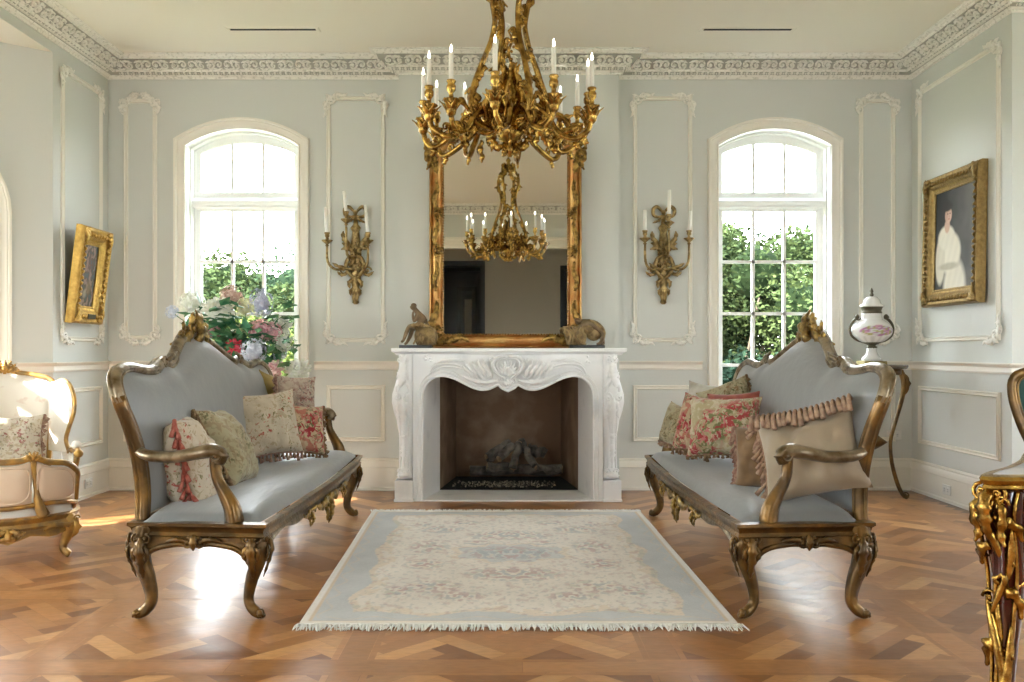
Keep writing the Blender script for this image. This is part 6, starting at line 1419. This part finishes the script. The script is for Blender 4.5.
for s in (-1,1):
    W1=smooth([(s*.27,.95,.93),(s*.31,.88,.965),(s*.352,.78,.94),(s*.372,.71,.86),(s*.368,.69,.77),(s*.345,.73,.68),(s*.330,.76,.60),(s*.345,.70,.53)],4)
    mb=MB(); mb.tube(W1,.013,10,lobes=(3,.12)); mb.build('wing_frame',M['duchgilt'],ch2)
    for (nm,ml,o_) in (('wing_upholstery','duch',-.010),('outer_wing','duchback',.012)):
        mb=MB(); vs=[];fs=[];k=len(W1); nb=8
        for i,p in enumerate(W1):
            zz=p.z; st_=Vector((s*(.245+.02*(zz-.5)),.90+.11*(zz-.55),zz-.02*(1-i/k)))
            for j in range(nb+1): t=j/nb; q=st_.lerp(Vector(p),t); e=math.sin(PI*t); vs.append((q.x+s*(o_ - (.018 if o_<0 else -.018)*e),q.y,q.z))
        for i in range(k-1):
            for j in range(nb): a=i*(nb+1)+j; fs.append((a,a+1,a+nb+2,a+nb+1))
        mb.add(vs,fs); mb.build(nm,M[ml],ch2)
    mb=MB(); mb.tube(smooth([(s*.345,.72,.53),(s*.362,.62,.555),(s*.375,.52,.56),(s*.375,.47,.545)],4),.018,9); mb.volute((0,0),.0001)
    mb.tube(smooth([(s*.372,.475,.545),(s*.365,.50,.48),(s*.352,.54,.40),(s*.345,.55,.26)],4),.017,9); mb.ball((s*.375,.465,.54),(.028,.028,.026),10,7); mb.build('arm_rest',M['duchgilt'],ch2)
    mb=MB(); mb.ball((s*.37,.56,.583),(.030,.062,.026),12,8); mb.build('arm_pad',M['duch'],ch2)
    mb=MB(); mb.add([(s*.345,.95,.26),(s*.345,.55,.26),(s*.352,.56,.52),(s*.335,.74,.54),(s*.30,.9,.60)],[(0,1,2,3,4)]); mb.build('side_panel',M['duch'],ch2,False)
M['t_aub']=tapestry('cream_aubusson_cushion',(.62,.56,.46),(.34,.14,.12),(.24,.20,.12),(.50,.42,.30),12,.48)
Mc=Matrix.Translation((CHX,CHY,0))@Matrix.Rotation(R(30),4,'Z'); pc=Mc@Vector((-.02,.70,.60))
pillow('cream tapestry cushion with dark roses and tasselled edge resting on the chaise','c',pc,.46,.34,.15,R(30),R(-18),0,'t_aub','f_dusk','LR',None,21,.03)
# ================================================================== RIGHT TABLE
tb=thing('writing_table',(2.185,3.2,0),label='red lacquer table with ormolu mounts and grey marble top at the right edge',cat='table')
def tl_(x,y,h): return (x-2.1,y-3.2,h)
outl=[(1.405,2.775),(1.62,2.765),(1.9,2.72),(2.3,2.66),(2.72,2.62),(2.86,2.9),(2.88,3.4),(2.80,3.82),(2.45,3.84),(2.12,3.70),(1.93,3.48),(1.76,3.22),(1.60,3.02),(1.455,2.875)]
ol_=[(p.x,p.y) for p in smooth([(a,b,0) for a,b in outl],4,closed=True)]
def inset(P,d):
    out=[];n=len(P)
    for i in range(n):
        a=Vector(P[i])-Vector(P[i-1]); b=Vector(P[(i+1)%n])-Vector(P[i]); t=(a.normalized()+b.normalized()).normalized(); nn=Vector((-t.y,t.x)); q=Vector(P[i])+nn*d; out.append((q.x,q.y))
    return out
mb=MB(); mb.prism(inset(ol_,.022),.742,.766,tl_); mb.build('marble_top',M['marble_top'],tb,False)
mb=MB(); mb.mould(ol_,[(.03,.722),(.0,.722),(-.006,.727),(-.002,.735),(-.010,.742),(-.014,.752),(-.008,.762),(.010,.766),(.024,.767)],tl_,closed=True); mb.build('ormolu_rim',M['gilt'],tb,40)
body=inset(ol_,.055)
mb=MB(); n=len(body); vs=[];fs=[]
def corner_d(x,y): return min(math.hypot(x-c[0],y-c[1]) for c in ((1.50,2.86),(2.74,2.74),(2.72,3.74),(2.2,3.70)))
for (x,y) in body: d=corner_d(x,y); zl=.60-.22*math.exp(-(d/.13)**2); vs+=[tl_(x,y,.722),tl_(x,y,zl)]
for i in range(n): a=2*i;b=2*((i+1)%n); fs.append((a,b,b+1,a+1))
mb.add(vs,fs); mb.build('lacquer_apron',M['mahog'],tb,True)
mb=MB(); mb.tube([tl_(x,y,.60-.22*math.exp(-(corner_d(x,y)/.13)**2)) for x,y in body],.009,6,closed=True)
mb.build('apron_edge_mount',M['gilt'],tb)
for i,(cx_,cy_,dx,dy) in enumerate(((1.495,2.855,-1,-.55),(2.74,2.74,1,-.6),(2.72,3.74,1,.6),(2.18,3.68,-.8,.7))):
    d=Vector((dx,dy,0)).normalized(); P=[(0,.715),(.018,.66),(.012,.60),(-.004,.52),(-.016,.44),(-.012,.34),(-.006,.24),(.0,.14),(.012,.06),(.035,.02)]; rd=[.062,.066,.060,.055,.050,.044,.036,.030,.027,.024]
    Q=smooth([(cx_-2.1+d.x*a,cy_-3.2+d.y*a,z) for a,z in P],4); mb=MB(); mb.tube(Q,lerp_list(rd,len(Q)),14,lobes=(4,.08),up=(d.x,d.y,0)); lg=mb.build('leg',M['mahog'],tb)
    mb=MB(); n_=Vector((-d.y,d.x,0)); Rr=lerp_list(rd,len(Q))
    def on(k,sd,ex=.006): p=Q[k]; return p+(d*math.cos(sd)+n_*math.sin(sd))*(Rr[k]*1.02+ex)
    L_=len(Q)
    for sd in (-1.1,1.1): mb.tube([on(k,sd*(1-.25*k/L_)) for k in range(0,L_)],[.007]*L_,6)
    mb.tube([on(k,.15*math.sin(k*.6),.004) for k in range(2,L_)],[.009]*(L_-2),6)
    for (k0,k1,sa,sb_) in ((3,16,-1.0,.5),(8,22,.9,-.5),(18,L_-3,-.9,.6),(22,L_-2,.8,-.3)):
        mb.tube([on(k,sa+(sb_-sa)*(k-k0)/(k1-k0)+.35*math.sin(PI*(k-k0)/(k1-k0)),.012) for k in range(k0,k1)],lerp_list([.004,.014,.015,.012,.005],k1-k0),7)
    for (k,sg,ln) in ((6,1,4),(11,-1,4),(17,1,4),(24,-1,4),(29,1,3)):
        if k+ln<L_: mb.leaf([on(k,sg*.2,.004),on(k+1,sg*.7,.016),on(k+2,sg*1.1,.014),on(k+ln,sg*1.2,.022)],.024,.4,3,up=tuple(d))
    for k,sg in ((3,1),(7,-1),(14,1),(19,-1),(26,1)):
        if k<L_:
            p=on(k,sg*.5,.008); fx_=frame(p,n_,d); mb.M=fx_@Matrix.Diagonal((sg,1,1 if fx_[2][2]>0 else -1,1)); mb.volute((0,0),.028,1.4,0,.2,1,y=0); mb.M=None
    fx_=frame(on(1,0,.012),n_,d); mb.M=fx_@Matrix.Diagonal((1,1,1 if fx_[2][2]>0 else -1,1))
    for sg in (-1,1): mb.volute((sg*.028,.0),.030,1.4,PI/2,.24,-sg,y=0); mb.leaf([(sg*.02,0,-.01),(sg*.045,.01,-.06),(sg*.035,.0,-.12),(sg*.05,0,-.16)],.02,.45,4)
    mb.leaf([(0,.0,.02),(0,.03,-.03),(0,.02,-.09),(0,0,-.15)],.026,.45,5); mb.M=None
    mb.leaf([on(L_-6,0,.0),on(L_-3,0,.012),on(L_-1,0,.01)],.024,.5,3,up=tuple(d)); mb.build('ormolu_leg_mount',M['gilt'],lg)
mb=MB()
for (x,y,tx,ty) in ((1.74,2.80,1,-.08),(2.2,2.73,1,-.1)):
    t=Vector((tx,ty,0)).normalized(); nn=Vector((t.y,-t.x,0)); fx_=frame((x-2.1,y-3.2-.0,.655),t,nn); mb.M=fx_@Matrix.Diagonal((1,1,1 if fx_[2][2]>0 else -1,1))
    for sg in (-1,1):
        stube(mb,[(0,0,.055),(sg*.07,.004,.05),(sg*.11,.004,.0),(sg*.07,.004,-.04),(0,0,-.05)],.008,6,up=(0,1,0)); mb.volute((sg*.05,.0),.026,1.3,0,.26,sg); mb.leaf([(sg*.10,0,-.01),(sg*.13,.01,-.05),(sg*.11,0,-.09)],.016,.5,3)
    mb.leaf([(0,0,.05),(0,.02,.0),(0,0,-.07)],.024,.5,4)
mb.M=None; mb.build('apron_mount',M['gilt'],tb)
cd=thing('crystal_dish',(2.06,3.47,.766),label='small cut crystal dish on the far corner of the marble table top',cat='dish')
mb=MB(); mb.lathe([(.02,0),(.028,.003),(.012,.010),(.03,.02),(.050,.034),(.047,.036),(.025,.022),(.004,.016)],16,flute=(16,.08)); mb.build('bowl',M['crystal'],cd,False)
# chair behind the table
ac=thing('side_chair',(2.86,4.42,0),R(-12),'gilt chair with green velvet back cut by the right edge behind the marble table','chair')
prof=[(-.14,.60),(-.19,.68),(-.235,.80),(-.262,.92),(-.25,1.01),(-.17,1.045),(-.07,1.06),(0,1.085),(.07,1.06),(.17,1.045),(.25,1.01),(.262,.92),(.235,.80),(.19,.68),(.14,.60)]
PP=smooth([(x,.24+.10*(z-.6),z) for x,z in prof],4)
mb=MB(); mb.tube(PP,.024,10,lobes=(3,.12),up=(0,1,0)); mb.tube([p+Vector((-p.x*.09,-.012,-(p.z-.85)*.09)) for p in PP],.009,6); mb.build('back_frame',M['sofagilt'],ac)
mb=MB(); Mx=frame((0,.26,1.08),(1,0,0),(0,-1,0)); cartouche(mb,Mx@Matrix.Diagonal((1,1,1 if Mx[2][2]>0 else -1,1)),.45,1,.7); mb.build('crest_carving',M['sofagilt'],ac)
for off,nm in ((-.01,'back_upholstery'),(.02,'outer_back')):
    mb=MB(); c=Vector((0,.265+off,.85)); vs=[tuple(c+Vector((0,-.03 if off<0 else .01,0)))]+[tuple(Vector((p.x*.93,p.y+off,.85+(p.z-.85)*.92))) for p in PP]; k=len(PP); mb.add(vs,[(0,i+1,(i+1)%k+1) for i in range(k)]); mb.build(nm,M['green'],ac)
mb=MB(); mb.grid(lambda a,b:((2*a-1)*(.28-.04*b),-.24+.46*b,.40+.075*max(0,1-abs(2*a-1)**8)**.5*max(0,1-abs(2*b-1)**8)**.5),21,21); mb.build('seat',M['green'],ac)
mb=MB(); mb.mould([(-.29,-.25),(.29,-.25),(.25,.24),(-.25,.24)],[(0,.33),(-.01,.335),(-.012,.36),(-.006,.38),(-.012,.40),(0,.405)],lambda x,y,h:(x,y,h),closed=True); mb.build('seat_rail',M['sofagilt'],ac,40)
for sx in (-1,1):
    mb=MB(); cab_leg(mb,sx*.25,-.21,sx,-1,.36,.8); mb.build('leg',M['sofagilt'],ac)
    mb=MB(); stube(mb,[(sx*.22,.22,.38),(sx*.22,.23,.2),(sx*.23,.28,.015)],[.024,.020,.015],8); mb.build('leg',M['sofagilt'],ac)
    mb=MB(); stube(mb,[(sx*.20,.215,.38),(sx*.17,.23,.5),(sx*.145,.24,.61)],[.022,.018,.018],8); mb.build('back_post',M['sofagilt'],ac)
# ================================================================== LIGHT AND CAMERA
w=bpy.data.worlds.new('daylight'); SC.world=w; w.use_nodes=True; N=w.node_tree.nodes; L=w.node_tree.links
bg=N['Background']; bg.inputs['Strength'].default_value=SKY
tc=N.new('ShaderNodeTexCoord'); sx=N.new('ShaderNodeSeparateXYZ'); L.new(tc.outputs['Generated'],sx.inputs[0])
rp_=N.new('ShaderNodeValToRGB'); L.new(sx.outputs['Z'],rp_.inputs['Fac'])
rp_.color_ramp.elements[0].position=0; rp_.color_ramp.elements[0].color=(.97,1,1,1); rp_.color_ramp.elements[1].position=.9; rp_.color_ramp.elements[1].color=(.72,.86,1,1)
L.new(rp_.outputs['Color'],bg.inputs['Color'])
ld=bpy.data.lights.new('sun','SUN'); ld.energy=SUN; ld.angle=R(.6); ld.color=(1,.93,.82)
so=bpy.data.objects.new('sun',ld); COL.objects.link(so)
so.rotation_euler=Vector(SUNDIR).normalized().to_track_quat('-Z','Y').to_euler()
cam=bpy.data.cameras.new('camera'); cam.sensor_width=36; cam.lens=F/1024*36
cam.shift_x=(512-CX)/1024; cam.shift_y=(CY-341)/1024; cam.clip_start=.05; cam.clip_end=300
co=bpy.data.objects.new('camera',cam); COL.objects.link(co); co.location=(0,0,HC); co.rotation_euler=(R(90),0,0); SC.camera=co
SC.view_settings.view_transform='Standard'; SC.view_settings.look='None'; SC.view_settings.gamma=1; SC.view_settings.use_curve_mapping=False
SC.view_settings.exposure=EXPO
SC.cycles.max_bounces=14; SC.cycles.diffuse_bounces=8; SC.cycles.glossy_bounces=5; SC.cycles.transparent_max_bounces=16; SC.cycles.sample_clamp_indirect=8
